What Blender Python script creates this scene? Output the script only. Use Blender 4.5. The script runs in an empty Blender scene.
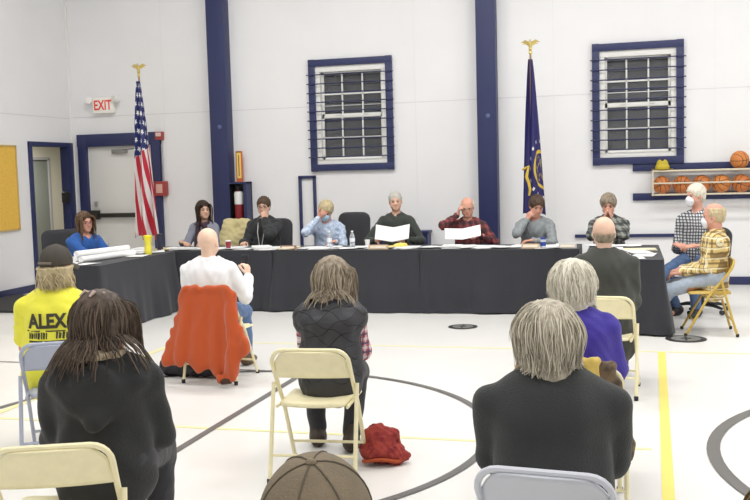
import bpy, bmesh, math, random
import numpy as np
from mathutils import Vector, Matrix, Euler
from mathutils.bvhtree import BVHTree
random.seed(7)
RNG = np.random.default_rng(11)
PI = math.pi
C = bpy.context.scene.collection
R = math.radians

# ------------------------------------------------------------------ materials
MATS = {}
def nodes_of(m):
    m.use_nodes = True
    nt = m.node_tree
    return nt, nt.nodes, nt.links, nt.nodes['Principled BSDF']

def mat(name, col, rough=.6, metal=0.0, var=0.0, vscale=8.0, bump=0.0, bscale=60.0, trans=0.0, emit=None, estr=0.0, sheen=0.0, spec=.5, col2=None, sss=0.0):
    if name in MATS: return MATS[name]
    m = bpy.data.materials.new(name)
    nt, N, L, b = nodes_of(m)
    b.inputs['Base Color'].default_value = (*col, 1)
    b.inputs['Roughness'].default_value = rough
    b.inputs['Metallic'].default_value = metal
    b.inputs['Specular IOR Level'].default_value = spec
    b.inputs['Transmission Weight'].default_value = trans
    if sheen: b.inputs['Sheen Weight'].default_value = sheen
    if sss:
        b.inputs['Subsurface Weight'].default_value = sss
        b.inputs['Subsurface Radius'].default_value = (.02, .008, .004)
    tc = N.new('ShaderNodeTexCoord')
    if var or col2:
        nz = N.new('ShaderNodeTexNoise'); nz.inputs['Scale'].default_value = vscale; nz.inputs['Detail'].default_value = 4
        L.new(tc.outputs['Object'], nz.inputs['Vector'])
        cr = N.new('ShaderNodeValToRGB')
        c2 = col2 or tuple(min(1, c*(1+var)) for c in col)
        c1 = col if col2 else tuple(c*(1-var) for c in col)
        cr.color_ramp.elements[0].position = .35; cr.color_ramp.elements[1].position = .65
        cr.color_ramp.elements[0].color = (*c1, 1); cr.color_ramp.elements[1].color = (*c2, 1)
        L.new(nz.outputs['Fac'], cr.inputs['Fac']); L.new(cr.outputs['Color'], b.inputs['Base Color'])
    if bump:
        nb = N.new('ShaderNodeTexNoise'); nb.inputs['Scale'].default_value = bscale; nb.inputs['Detail'].default_value = 5
        L.new(tc.outputs['Object'], nb.inputs['Vector'])
        bp = N.new('ShaderNodeBump'); bp.inputs['Strength'].default_value = bump; bp.inputs['Distance'].default_value = .01
        L.new(nb.outputs['Fac'], bp.inputs['Height']); L.new(bp.outputs['Normal'], b.inputs['Normal'])
    if emit:
        b.inputs['Emission Color'].default_value = (*emit, 1); b.inputs['Emission Strength'].default_value = estr
    MATS[name] = m
    return m

def mth(N, L, op, a, b=None):
    n = N.new('ShaderNodeMath'); n.operation = op
    for i, v in enumerate((a, b)):
        if v is None: continue
        if isinstance(v, (int, float)): n.inputs[i].default_value = v
        else: L.new(v, n.inputs[i])
    return n.outputs[0]

def mixc(N, L, fac, a, b):
    n = N.new('ShaderNodeMix'); n.data_type = 'RGBA'
    if isinstance(fac, (int, float)): n.inputs[0].default_value = fac
    else: L.new(fac, n.inputs[0])
    for i, v in ((6, a), (7, b)):
        if isinstance(v, tuple): n.inputs[i].default_value = (*v, 1)
        else: L.new(v, n.inputs[i])
    return n.outputs[2]

def band(N, L, c, period, width, off=0.0):
    # 1 where fract((c+off)/period) < width
    t = mth(N, L, 'ADD', c, off); t = mth(N, L, 'DIVIDE', t, period); t = mth(N, L, 'FRACT', t)
    return mth(N, L, 'LESS_THAN', t, width)

def plaid(name, base, layers, rough=.85):
    """layers: list of (colour, period, width, offset, strength)"""
    if name in MATS: return MATS[name]
    m = bpy.data.materials.new(name); nt, N, L, b = nodes_of(m)
    tc = N.new('ShaderNodeTexCoord'); sp = N.new('ShaderNodeSeparateXYZ')
    nz = N.new('ShaderNodeTexNoise'); nz.inputs['Scale'].default_value = 6
    L.new(tc.outputs['Object'], nz.inputs['Vector'])
    ad = N.new('ShaderNodeVectorMath'); ad.operation = 'MULTIPLY_ADD'
    L.new(nz.outputs['Color'], ad.inputs[0]); ad.inputs[1].default_value = (.022, .022, .022); L.new(tc.outputs['Object'], ad.inputs[2])
    L.new(ad.outputs[0], sp.inputs[0])
    xy = mth(N, L, 'ADD', sp.outputs['X'], mth(N, L, 'MULTIPLY', sp.outputs['Y'], .8))
    col = base
    for (c, p, w, o, s) in layers:
        bx = band(N, L, xy, p, w, o + 10*p); bz = band(N, L, sp.outputs['Z'], p, w, o)
        col = mixc(N, L, mth(N, L, 'MULTIPLY', bx, s), col, c)
        col = mixc(N, L, mth(N, L, 'MULTIPLY', bz, s), col, c)
    L.new(col, b.inputs['Base Color']); b.inputs['Roughness'].default_value = rough
    MATS[name] = m
    return m

def hairmat(name, dark, light, rough=.55):
    """per-strand tone attribute picks the colour of each lock"""
    if name in MATS: return MATS[name]
    m = bpy.data.materials.new(name); nt, N, L, b = nodes_of(m)
    at = N.new('ShaderNodeAttribute'); at.attribute_name = 'tone'
    tc = N.new('ShaderNodeTexCoord')
    nz = N.new('ShaderNodeTexNoise'); nz.inputs['Scale'].default_value = 45; nz.inputs['Detail'].default_value = 5
    mp = N.new('ShaderNodeMapping'); mp.inputs['Scale'].default_value = (1, 1, .25)
    L.new(tc.outputs['Object'], mp.inputs['Vector']); L.new(mp.outputs['Vector'], nz.inputs['Vector'])
    f = mth(N, L, 'ADD', mth(N, L, 'MULTIPLY', at.outputs['Fac'], .65), mth(N, L, 'MULTIPLY', mth(N, L, 'SUBTRACT', nz.outputs['Fac'], .3), .9))
    cr = N.new('ShaderNodeValToRGB')
    cr.color_ramp.elements[0].position = .1; cr.color_ramp.elements[1].position = .85
    cr.color_ramp.elements[0].color = (*dark, 1); cr.color_ramp.elements[1].color = (*light, 1)
    L.new(f, cr.inputs['Fac']); L.new(cr.outputs['Color'], b.inputs['Base Color'])
    bp = N.new('ShaderNodeBump'); bp.inputs['Strength'].default_value = .6; bp.inputs['Distance'].default_value = .006
    L.new(nz.outputs['Fac'], bp.inputs['Height']); L.new(bp.outputs['Normal'], b.inputs['Normal'])
    b.inputs['Roughness'].default_value = rough; b.inputs['Specular IOR Level'].default_value = .3
    MATS[name] = m
    return m

# ------------------------------------------------------------------ objects
def tag(o, label=None, cat=None, group=None, kind=None):
    if label: o['label'] = label
    if cat: o['category'] = cat
    if group: o['group'] = group
    if kind: o['kind'] = kind
    return o

def thing(name, label, cat, loc=(0, 0, 0), rz=0, group=None):
    o = bpy.data.objects.new(name, None); C.objects.link(o)
    o.empty_display_size = .1
    o.location = loc; o.rotation_euler = (0, 0, rz)
    return tag(o, label, cat, group)

def link(name, me, m, parent=None, label=None):
    o = bpy.data.objects.new(name, me); C.objects.link(o)
    if m is not None and not me.materials: me.materials.append(m)
    if parent: o.parent = parent
    if label: o['label'] = label
    return o

class MB:
    """bmesh collector for one object"""
    def __init__(s): s.bm = bmesh.new(); s.uv = None
    def box(s, c, size, rot=None, bevel=0.0, seg=2):
        r = bmesh.ops.create_cube(s.bm, size=1)
        vs = r['verts']
        M = Matrix.Translation(c) @ (rot.to_matrix().to_4x4() if isinstance(rot, Euler) else (rot or Matrix.Identity(4))) @ Matrix.Diagonal((*size, 1))
        bmesh.ops.transform(s.bm, matrix=M, verts=vs)
        if bevel:
            es = list({e for v in vs for e in v.link_edges})
            bmesh.ops.bevel(s.bm, geom=es, offset=bevel, segments=seg, affect='EDGES', profile=.6)
        return s
    def tube(s, pts, r, n=8, caps=True, closed=False, flat=None):
        pts = [Vector(p) for p in pts]; rr = r if isinstance(r, (list, tuple)) else [r]*len(pts)
        rings = []; prev = None
        m = len(pts)
        for i, p in enumerate(pts):
            if closed: t = (pts[(i+1) % m]-pts[i-1]).normalized()
            else: t = (pts[min(i+1, m-1)]-pts[max(i-1, 0)]).normalized()
            if prev is None:
                u = t.orthogonal().normalized()
            else:
                u = (prev - t*prev.dot(t)).normalized()
            prev = u; v = t.cross(u)
            rings.append([s.bm.verts.new(p + (u*math.cos(2*PI*k/n)+v*math.sin(2*PI*k/n))*rr[i]) for k in range(n)])
        rng = range(m) if closed else range(m-1)
        for i in rng:
            a, b = rings[i], rings[(i+1) % m]
            for k in range(n):
                s.bm.faces.new((a[k], a[(k+1) % n], b[(k+1) % n], b[k]))
        if caps and not closed:
            s.bm.faces.new(rings[0][::-1]); s.bm.faces.new(rings[-1])
        return s
    def lathe(s, prof, n=20, c=(0, 0, 0), M=None):
        c = Vector(c); rings = []
        for (r, z) in prof:
            ring = []
            for k in range(n):
                p = Vector((max(r, 1e-4)*math.cos(2*PI*k/n), max(r, 1e-4)*math.sin(2*PI*k/n), z))
                if M: p = M @ p
                ring.append(s.bm.verts.new(p+c))
            rings.append(ring)
        for a, b in zip(rings, rings[1:]):
            for k in range(n): s.bm.faces.new((a[k], a[(k+1) % n], b[(k+1) % n], b[k]))
        s.bm.faces.new(rings[0][::-1]); s.bm.faces.new(rings[-1])
        return s
    def sphere(s, c, r, seg=16):
        rr = (r, r, r) if isinstance(r, (int, float)) else r
        res = bmesh.ops.create_uvsphere(s.bm, u_segments=seg, v_segments=max(6, seg//2), radius=1)
        bmesh.ops.transform(s.bm, matrix=Matrix.Translation(c) @ Matrix.Diagonal((*rr, 1)), verts=res['verts'])
        return s
    def prism(s, poly, axis, a, b):
        """extrude a polygon [(p,q)] along axis ('x','y','z') from a to b"""
        def P(p, q, t):
            return {'x': (t, p, q), 'y': (p, t, q), 'z': (p, q, t)}[axis]
        A = [s.bm.verts.new(P(p, q, a)) for p, q in poly]; B = [s.bm.verts.new(P(p, q, b)) for p, q in poly]
        n = len(poly)
        s.bm.faces.new(A[::-1]); s.bm.faces.new(B)
        for i in range(n): s.bm.faces.new((A[i], A[(i+1) % n], B[(i+1) % n], B[i]))
        return s
    def grid(s, f, nu, nv):
        V = [[s.bm.verts.new(f(i/nu, j/nv)) for j in range(nv+1)] for i in range(nu+1)]
        uvl = s.bm.loops.layers.uv.verify()
        for i in range(nu):
            for j in range(nv):
                fc = s.bm.faces.new((V[i][j], V[i+1][j], V[i+1][j+1], V[i][j+1]))
                for lp, (a, b) in zip(fc.loops, ((i, j), (i+1, j), (i+1, j+1), (i, j+1))): lp[uvl].uv = (a/nu, b/nv)
        return s
    def build(s, name, m, parent=None, label=None, smooth=True, angle=40, fixn=True):
        if fixn: bmesh.ops.recalc_face_normals(s.bm, faces=s.bm.faces)
        me = bpy.data.meshes.new(name); s.bm.to_mesh(me); s.bm.free()
        if smooth:
            me.polygons.foreach_set('use_smooth', [True]*len(me.polygons))
            if angle: me.set_sharp_from_angle(angle=R(angle))
        return link(name, me, m, parent, label)

def struct(name, mb, m, **k):
    return tag(mb.build(name, m, **k), kind='structure')

def solid(o, t):
    md = o.modifiers.new('thick', 'SOLIDIFY'); md.thickness = t; md.offset = 0
    return o

def text_mesh(body, size, extrude=.001, bold=0.0, align='CENTER'):
    cu = bpy.data.curves.new('t', 'FONT'); cu.body = body; cu.size = size; cu.extrude = extrude; cu.offset = bold
    cu.align_x = align; cu.align_y = 'CENTER'
    o = bpy.data.objects.new('t', cu); C.objects.link(o)
    bpy.context.view_layer.update()
    me = bpy.data.meshes.new_from_object(o.evaluated_get(bpy.context.evaluated_depsgraph_get()))
    bpy.data.objects.remove(o); bpy.data.curves.remove(cu)
    return me

# ------------------------------------------------------------------ implicit surfaces
def V3(*a): return np.array(a if len(a) == 3 else a[0], dtype=np.float64)
def unit(v): v = np.asarray(v, float); return v/(np.linalg.norm(v)+1e-12)

class Sdf:
    def __init__(s): s.p = []; s.post = []; s.disp = []
    def cap(s, a, b, ra, rb=None, k=.02, fd=None, fs=1.0, sub=False):
        """rounded cone; fd/fs = flatten direction and factor (>1 thinner)"""
        s.p.append(('c', V3(a), V3(b), ra, rb if rb is not None else ra, k, None if fd is None else unit(fd), fs, sub)); return s
    def ell(s, c, r, k=.02, M=None, sub=False):
        s.p.append(('e', V3(c), V3(r), None, None, k, M, 1.0, sub)); return s
    def cut(s, fn): s.post.append(fn); return s
    def build(s, vox, seed=0, wr=0.0, wl=.11, pad=.02):
        lo = np.full(3, 1e9); hi = -lo
        for q in s.p:
            if q[8]: continue
            if q[0] == 'c': m = max(q[3], q[4]); a = np.minimum(q[1], q[2])-m; b = np.maximum(q[1], q[2])+m
            else: m = max(q[2]); a = q[1]-m; b = q[1]+m
            lo = np.minimum(lo, a); hi = np.maximum(hi, b)
        lo -= pad+wr; hi += pad+wr
        n = np.ceil((hi-lo)/vox).astype(int)+1
        F = np.full(n, .25, dtype=np.float32)
        ax = [lo[i]+vox*np.arange(n[i]) for i in range(3)]
        for q in s.p:
            typ, A, B, ra, rb, k, fd, fs, sub = q
            if typ == 'c': m = max(ra, rb)+k+.03; a = np.minimum(A, B)-m; b = np.maximum(A, B)+m
            else: m = max(B)+k+.03; a = A-m; b = A+m
            i0 = np.clip(((a-lo)/vox).astype(int), 0, n-1); i1 = np.clip(((b-lo)/vox).astype(int)+2, 1, n)
            if np.any(i1 <= i0): continue
            sl = tuple(slice(i0[i], i1[i]) for i in range(3))
            X = ax[0][sl[0]][:, None, None]; Y = ax[1][sl[1]][None, :, None]; Z = ax[2][sl[2]][None, None, :]
            if typ == 'c':
                px, py, pz = X-A[0], Y-A[1], Z-A[2]
                d = B-A; bx = d.copy()
                if fd is not None:
                    w = (px*fd[0]+py*fd[1]+pz*fd[2])*(fs-1)
                    px, py, pz = px+w*fd[0], py+w*fd[1], pz+w*fd[2]
                    bx = d+fd*(d@fd)*(fs-1)
                L2 = bx@bx+1e-12
                t = np.clip((px*bx[0]+py*bx[1]+pz*bx[2])/L2, 0, 1)
                D = np.sqrt((px-t*bx[0])**2+(py-t*bx[1])**2+(pz-t*bx[2])**2)-(ra+(rb-ra)*t)
            else:
                px, py, pz = X-A[0], Y-A[1], Z-A[2]
                if fd is not None:
                    M = fd
                    qx = px*M[0, 0]+py*M[1, 0]+pz*M[2, 0]; qy = px*M[0, 1]+py*M[1, 1]+pz*M[2, 1]; qz = px*M[0, 2]+py*M[1, 2]+pz*M[2, 2]
                    px, py, pz = qx, qy, qz
                k0 = np.sqrt((px/B[0])**2+(py/B[1])**2+(pz/B[2])**2)
                k1 = np.sqrt((px/B[0]**2)**2+(py/B[1]**2)**2+(pz/B[2]**2)**2)+1e-9
                D = k0*(k0-1)/k1
            D = D.astype(np.float32)
            G = F[sl]
            if sub:
                D = -D; h = np.clip(k-np.abs(G-D), 0, None)/k
                F[sl] = np.maximum(G, D)+h*h*k*.25
            else:
                h = np.clip(k-np.abs(G-D), 0, None)/k
                F[sl] = np.minimum(G, D)-h*h*k*.25
        if s.post or wr:
            X, Y, Z = np.meshgrid(*ax, indexing='ij', sparse=True)
            for fn in s.post: F = np.maximum(F, fn(X, Y, Z).astype(np.float32))
            if wr:
                rg = np.random.default_rng(seed); W = 0
                for o in range(5):
                    d = unit(rg.normal(size=3)*np.array([1, 1, .6])); f = 2*PI/(wl*(.55+.8*rg.random()))
                    e = unit(rg.normal(size=3)); g = 2*PI/(wl*2.2)
                    W = W+np.sin((X*d[0]+Y*d[1]+Z*d[2])*f+1.6*np.sin((X*e[0]+Y*e[1]+Z*e[2])*g+rg.random()*6)+rg.random()*6)
                F = F+(W/2.6*wr).astype(np.float32)
        for fn in s.disp:
            X, Y, Z = np.meshgrid(*ax, indexing='ij', sparse=True); F = F+fn(X, Y, Z).astype(np.float32)
        # surface nets
        S = F < 0
        c = [S[i:n[0]-1+i, j:n[1]-1+j, l:n[2]-1+l] for i in (0, 1) for j in (0, 1) for l in (0, 1)]
        cnt = sum(x.astype(np.int8) for x in c)
        act = (cnt > 0) & (cnt < 8)
        I = np.argwhere(act)
        idx = np.full(act.shape, -1, dtype=np.int64); idx[act] = np.arange(len(I))
        acc = np.zeros((len(I), 3)); w = np.zeros(len(I))
        off = [(i, j, l) for i in (0, 1) for j in (0, 1) for l in (0, 1)]
        vals = {o: F[I[:, 0]+o[0], I[:, 1]+o[1], I[:, 2]+o[2]] for o in off}
        for a in off:
            for d in range(3):
                if a[d] == 0:
                    b = list(a); b[d] = 1; b = tuple(b)
                    fa, fb = vals[a], vals[b]
                    cr = (fa < 0) != (fb < 0)
                    t = np.where(cr, fa/np.where(cr, fa-fb, 1), 0)
                    P = np.repeat(np.array(a, float)[None], len(I), 0); P[:, d] += t
                    acc += P*cr[:, None]; w += cr
        Vv = lo+vox*(I+acc/w[:, None])
        quads = []
        for d in range(3):
            a = [slice(1, -1)]*3; a[d] = slice(0, -1); b = [slice(1, -1)]*3; b[d] = slice(1, None)
            s0 = S[tuple(a)]; s1 = S[tuple(b)]
            E = np.argwhere(s0 != s1)
            if not len(E): continue
            fl = s0[E[:, 0], E[:, 1], E[:, 2]]
            g = E.copy()
            for q in range(3):
                if q != d: g[:, q] += 1
            u, v = [q for q in range(3) if q != d]
            def cell(du, dv):
                h = g.copy(); h[:, u] -= du; h[:, v] -= dv
                return idx[h[:, 0], h[:, 1], h[:, 2]]
            Q = np.stack([cell(1, 1), cell(0, 1), cell(0, 0), cell(1, 0)], 1)
            flip = fl if d != 1 else ~fl
            Q[~flip] = Q[~flip][:, ::-1]
            quads.append(Q)
        Q = np.concatenate(quads) if quads else np.zeros((0, 4), int)
        Q = Q[(Q >= 0).all(1)]
        return Vv, Q

def mesh_np(name, V, Q):
    me = bpy.data.meshes.new(name)
    me.vertices.add(len(V)); me.vertices.foreach_set('co', np.asarray(V, np.float32).ravel())
    me.loops.add(Q.size); me.loops.foreach_set('vertex_index', Q.astype(np.int32).ravel())
    me.polygons.add(len(Q)); me.polygons.foreach_set('loop_start', np.arange(0, Q.size, Q.shape[1], dtype=np.int32))
    me.polygons.foreach_set('loop_total', np.full(len(Q), Q.shape[1], dtype=np.int32))
    me.update(calc_edges=True); me.validate()
    me.polygons.foreach_set('use_smooth', np.ones(len(me.polygons), dtype=bool))
    return me

def implicit(name, S, vox, m, parent=None, label=None, seed=0, wr=0.0, wl=.11):
    V, Q = S.build(vox, seed, wr, wl)
    return link(name, mesh_np(name, V, Q), m, parent, label)
# ------------------------------------------------------------------ people
def ik(a, b, l1, l2, pole):
    a, b, pole = V3(a), V3(b), V3(pole)
    d = b-a; L = np.linalg.norm(d); Lm = (l1+l2)*.995
    if L > Lm: b = a+d/L*Lm; d = b-a; L = Lm
    u = d/L; x = (l1*l1-l2*l2+L*L)/(2*L); h = math.sqrt(max(l1*l1-x*x, 0))
    p = pole-u*(pole@u); p = unit(p)
    return a+u*x+p*h, b

def rotm(yaw, pitch, roll):
    return np.array(Euler((R(pitch), R(roll), R(yaw)), 'XYZ').to_matrix())

def add_hand(S, W, d, n, right, curl=.5, hs=1.0, point=None):
    d = unit(d); n = V3(n); n = unit(n-d*(n@d))
    t = np.cross(d, n)*(1 if right else -1)
    S.cap(W-d*.03, W+d*.02, .026*hs, .027*hs, k=.02, fd=n, fs=1.25)
    S.cap(W+d*.025*hs, W+d*.075*hs, .034*hs, .040*hs, k=.014, fd=n, fs=2.5)
    for i, (o, L) in enumerate(((.030, .074), (.0105, .083), (-.0095, .077), (-.028, .060))):
        cu = curl if not (point is not None and i == 0) else point
        b = W+d*(.084-.004*abs(i-1))*hs+t*o*hs
        dd = d+t*o*1.2; dd = unit(dd); r = .0098
        for j, (fr, an) in enumerate(((.46, 50), (.30, 62), (.24, 45))):
            a = R(an*cu); nn = unit(n-dd*(n@dd))
            dd2 = dd*math.cos(a)+nn*math.sin(a)
            e = b+dd2*L*fr*hs
            S.cap(b, e, r*hs, (r-.0009)*hs, k=.004)
            b, dd, r = e, dd2, r-.0009
    b = W+d*.03*hs+t*.026*hs; dd = unit(t*.75+d*.75+n*.25)
    for fr, an in ((.040, 0), (.030, 30), (.024, 30)):
        a = R(an*curl*1.3); dd = unit(dd*math.cos(a)+unit(d*.6-t*.5+n*.6)*math.sin(a))
        e = b+dd*fr*hs; S.cap(b, e, .0125*hs if fr == .04 else .0105*hs, .010*hs, k=.006); b = e

HCR = np.array([.077, .094, .088]); HCC = np.array([0, -.012, .030])
def head_prims(S, T, M, hw=1.0):
    E = lambda c, r, **k: S.ell(T(V3(c)), V3(r)*hw, M=M, **k)
    K = lambda a, b, ra, rb=None, **k: S.cap(T(V3(a)), T(V3(b)), ra, rb, **k)
    E(HCC, HCR, k=.02)
    E((0, .022, -.030), (.061, .066, .076), k=.03)
    E((0, .030, -.072), (.048, .052, .040), k=.03)
    K((-.012, .070, -.098), (.012, .070, -.098), .017, k=.02)
    for s in (-1, 1):
        K((s*.040, .050, -.030), (s*.048, .040, -.055), .020, k=.025)
        K((s*.014, .078, .026), (s*.048, .066, .024), .010, .008, k=.012)
        S.ell(T(V3(s*.031, .092, .002)), (.017, .016, .012), M=M, k=.010, sub=True)
        S.ell(T(V3(s*.078, -.006, -.010)), (.010, .020, .033), M=M, k=.008)
    K((0, .080, .008), (0, .101, -.030), .009, .012, k=.010)
    K((-.012, .090, -.034), (.012, .090, -.034), .008, k=.008)
    K((-.018, .080, -.058), (.018, .080, -.058), .007, k=.008)
    K((-.015, .079, -.070), (.015, .079, -.070), .0085, k=.008)

def strands(S_start, n, length, envs, curl, thick, r0, seed, gather=None, bang=False, back_only=False, capped=False):
    """S_start: (T, Mrot) head frame -> person frame. envs: ellipsoids (centre, radii) to stay outside. returns V,Q,tone"""
    T, M = S_start; rg = np.random.default_rng(seed)
    D = rg.normal(size=(n*5, 3)); D /= np.linalg.norm(D, axis=1)[:, None]
    ok = (D[:, 2] > -.35) & ~((D[:, 1] > .12) & (D[:, 2] < .72)) & (D[:, 1] < .55)
    if back_only: ok &= D[:, 1] < .25
    if capped: ok &= D[:, 2] < .02
    D = D[ok][:n]; n = len(D)
    off = .004+thick*(.25+.75*rg.random(n))
    P = (HCC+(HCR+.004)*D) @ M.T + T(V3(0, 0, 0))
    part = T(V3(.015, -.01, .12))
    seg = 13; L = length*(.75+.4*rg.random(n)); st = L/seg
    ph = rg.random(n)*6.28; fq = (22+18*rg.random(n)); 
    pts = [P.copy()]
    side = (M @ V3(1, 0, 0))
    for s in range(seg):
        c = T(HCC); rr = HCR+.006+off[:, None]*np.minimum(1, (s+1)/3)
        q = (P-c) @ M
        nrm = (q/rr**2) @ M.T; nrm /= np.linalg.norm(nrm, axis=1)[:, None]+1e-9
        g = np.array([0, 0, -1.0])+0*P
        away = P-part; away[:, 2] = 0; away /= np.linalg.norm(away, axis=1)[:, None]+.02
        hgt = np.clip((P[:, 2]-T(V3(0, 0, .03))[2])/.08, 0, 1)[:, None]
        g = g+away*hgt*1.2
        if gather is not None:
            g = g+unit(gather-np.zeros(3))*0
            gg = V3(gather)-P; g = g+gg/(np.linalg.norm(gg, axis=1)[:, None]+.05)*.8*np.clip(1-s/6, 0, 1)
        k0 = np.sqrt(((q/rr)**2).sum(1))
        near = np.clip((1.25-k0)/.2, 0, 1)[:, None]
        t = g-nrm*(g*nrm).sum(1)[:, None]*near
        t /= np.linalg.norm(t, axis=1)[:, None]+1e-9
        sv = np.cross(t, nrm); sv /= np.linalg.norm(sv, axis=1)[:, None]+1e-9
        dist = st*s
        t = t+curl*(sv*np.sin(ph+fq*dist)[:, None]+nrm*.6*np.cos(ph*1.7+fq*dist)[:, None])
        P = P+t*st[:, None]
        q = (P-c) @ M; k0 = np.sqrt(((q/rr)**2).sum(1)); sc = np.where(k0 < 1, 1/np.maximum(k0, .3), 1)
        P = c+(q*sc[:, None]) @ M.T
        q = (P-T(V3(0, 0, 0))) @ M
        fr = (q[:, 1] > -.005) & (np.abs(q[:, 0]) < .074) & (q[:, 2] < .085-.9*np.clip(.06-q[:, 1], 0, .1))
        q[:, 0] = np.where(fr, np.where(q[:, 0] >= 0, 1, -1)*(.076+.25*off), q[:, 0]); q[:, 1] = np.where(fr, q[:, 1]-.004, q[:, 1])
        P = q @ M.T+T(V3(0, 0, 0))
        for (ec, er) in envs:
            q = P-ec; e2 = er+off[:, None]*.5; k0 = np.sqrt(((q/e2)**2).sum(1)); sc = np.where(k0 < 1, 1/np.maximum(k0, .3), 1)
            P = ec+q*sc[:, None]
        pts.append(P.copy())
    A = np.stack(pts, 1)  # n,seg+1,3
    tan = np.gradient(A, axis=1); tan /= np.linalg.norm(tan, axis=2)[..., None]+1e-9
    c = T(HCC); out = A-c; out /= np.linalg.norm(out, axis=2)[..., None]
    b = np.cross(tan, out); b /= np.linalg.norm(b, axis=2)[..., None]+1e-9; o2 = np.cross(b, tan)
    w = (r0*(.7+.6*rg.random(n)))[:, None]*np.sin(np.linspace(.35, 2.95, seg+1))[None]**.5
    w = w[..., None]
    ring = [A-b*w, A+o2*w*.55, A+b*w, A-o2*w*.4]
    V = np.stack(ring, 2)  # n,seg+1,4,3
    base = (np.arange(n)*(seg+1)*4)[:, None, None]+(np.arange(seg)*4)[None, :, None]+np.arange(4)[None, None]
    nx = (np.arange(n)*(seg+1)*4)[:, None, None]+(np.arange(seg)*4)[None, :, None]+((np.arange(4)+1) % 4)[None, None]
    Q = np.stack([base, nx, nx+4, base+4], -1).reshape(-1, 4)
    tone = np.repeat(rg.random(n), (seg+1)*4)
    return V.reshape(-1, 3), Q, tone

def hair_part(root, T, M, spec, envs, seed):
    """spec: style, mat, and options. One 'hair' mesh made of a scalp cap and many locks."""
    st = spec['style']; S = Sdf(); hw = 1.0
    Vs, Qs, Ts = [], [], []; base = 0
    add = spec.get('thick', .012)
    I3 = np.eye(3)
    if st == 'short':
        S.ell(HCC+V3(0, -.004, .004), HCR+add, k=.01); S.ell((0, -.05, -.03), (.066+add*.5, .055, .055), k=.02)
        S.ell((0, .115, -.035), (.085, .085, .092), k=.008, sub=True)
        S.ell((.079, .01, -.035), (.022, .03, .036), k=.006, sub=True); S.ell((-.079, .01, -.035), (.022, .03, .036), k=.006, sub=True)
        S.cut(lambda X, Y, Z: -(Z+.075-.25*(Y+.05)))
        vox = .006
    elif st == 'ring':
        S.ell(HCC+V3(0, -.004, -.002), HCR+add*.8, k=.01); S.ell((0, -.055, -.03), (.068, .045, .05), k=.02)
        S.ell((0, .10, .0), (.10, .105, .16), k=.006, sub=True)
        zt = spec.get('zt', .045)
        S.cut(lambda X, Y, Z: Z-zt-.12*Y); S.cut(lambda X, Y, Z: -(Z+.07))
        S.ell((.079, .012, -.03), (.022, .026, .034), k=.006, sub=True); S.ell((-.079, .012, -.03), (.022, .026, .034), k=.006, sub=True)
        vox = .006
    else:
        S.ell(HCC+V3(0, -.008, .004), HCR+add, k=.01)
        zl = spec.get('low', -.10)
        for s in (-1, 1):
            S.cap((s*.062, -.02, .0), (s*.058, -.02, zl), .032+add*.6, .03+add*.4, k=.03)
        S.cap((0, -.06, .0), (0, -.055, zl), .05+add, .045+add*.6, k=.03)
        S.ell((0, .125, -.045), (.072, .085, .118), k=.012, sub=True)
        vox = .007
    if spec.get('capped'): S.cut(lambda X, Y, Z: Z-.012-.10*Y+0*X)
    V, Q = S.build(vox, seed, wr=spec.get('wr', .003), wl=.03)
    V = (V*V3(1.05, 1.035, 1.035)) @ M.T+T(V3(0, 0, 0))
    Vs.append(V); Qs.append(Q); Ts.append(np.full(len(V), .35)); base += len(V)
    if spec.get('n'):
        V, Q, t = strands((T, M), spec['n'], spec['len'], envs, spec.get('curl', .25), add*1.1+.003, spec.get('r', .006), seed, spec.get('gather'), spec.get('bang', False), spec.get('back', False), spec.get('capped', False))
        if spec.get('capped'):
            q = (V-T(V3(0, 0, 0))) @ M; up_ = q[:, 2] > .0
            q[up_] = (q[up_]-HCC)*np.where(q[up_][:, 2:3] > .02, .72, .88)+HCC; V = q @ M.T+T(V3(0, 0, 0))
        Vs.append(V); Qs.append(Q+base); Ts.append(t)
    me = mesh_np('hair', np.concatenate(Vs), np.concatenate(Qs))
    tn = np.concatenate(Ts).astype(np.float32)
    if len(tn) == len(me.vertices):
        at = me.attributes.new('tone', 'FLOAT', 'POINT'); at.data.foreach_set('value', tn)
    return link('hair', me, spec['mat'], root)

def hexa(T, pts): return [tuple(T(V3(p))) for p in pts]

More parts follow.
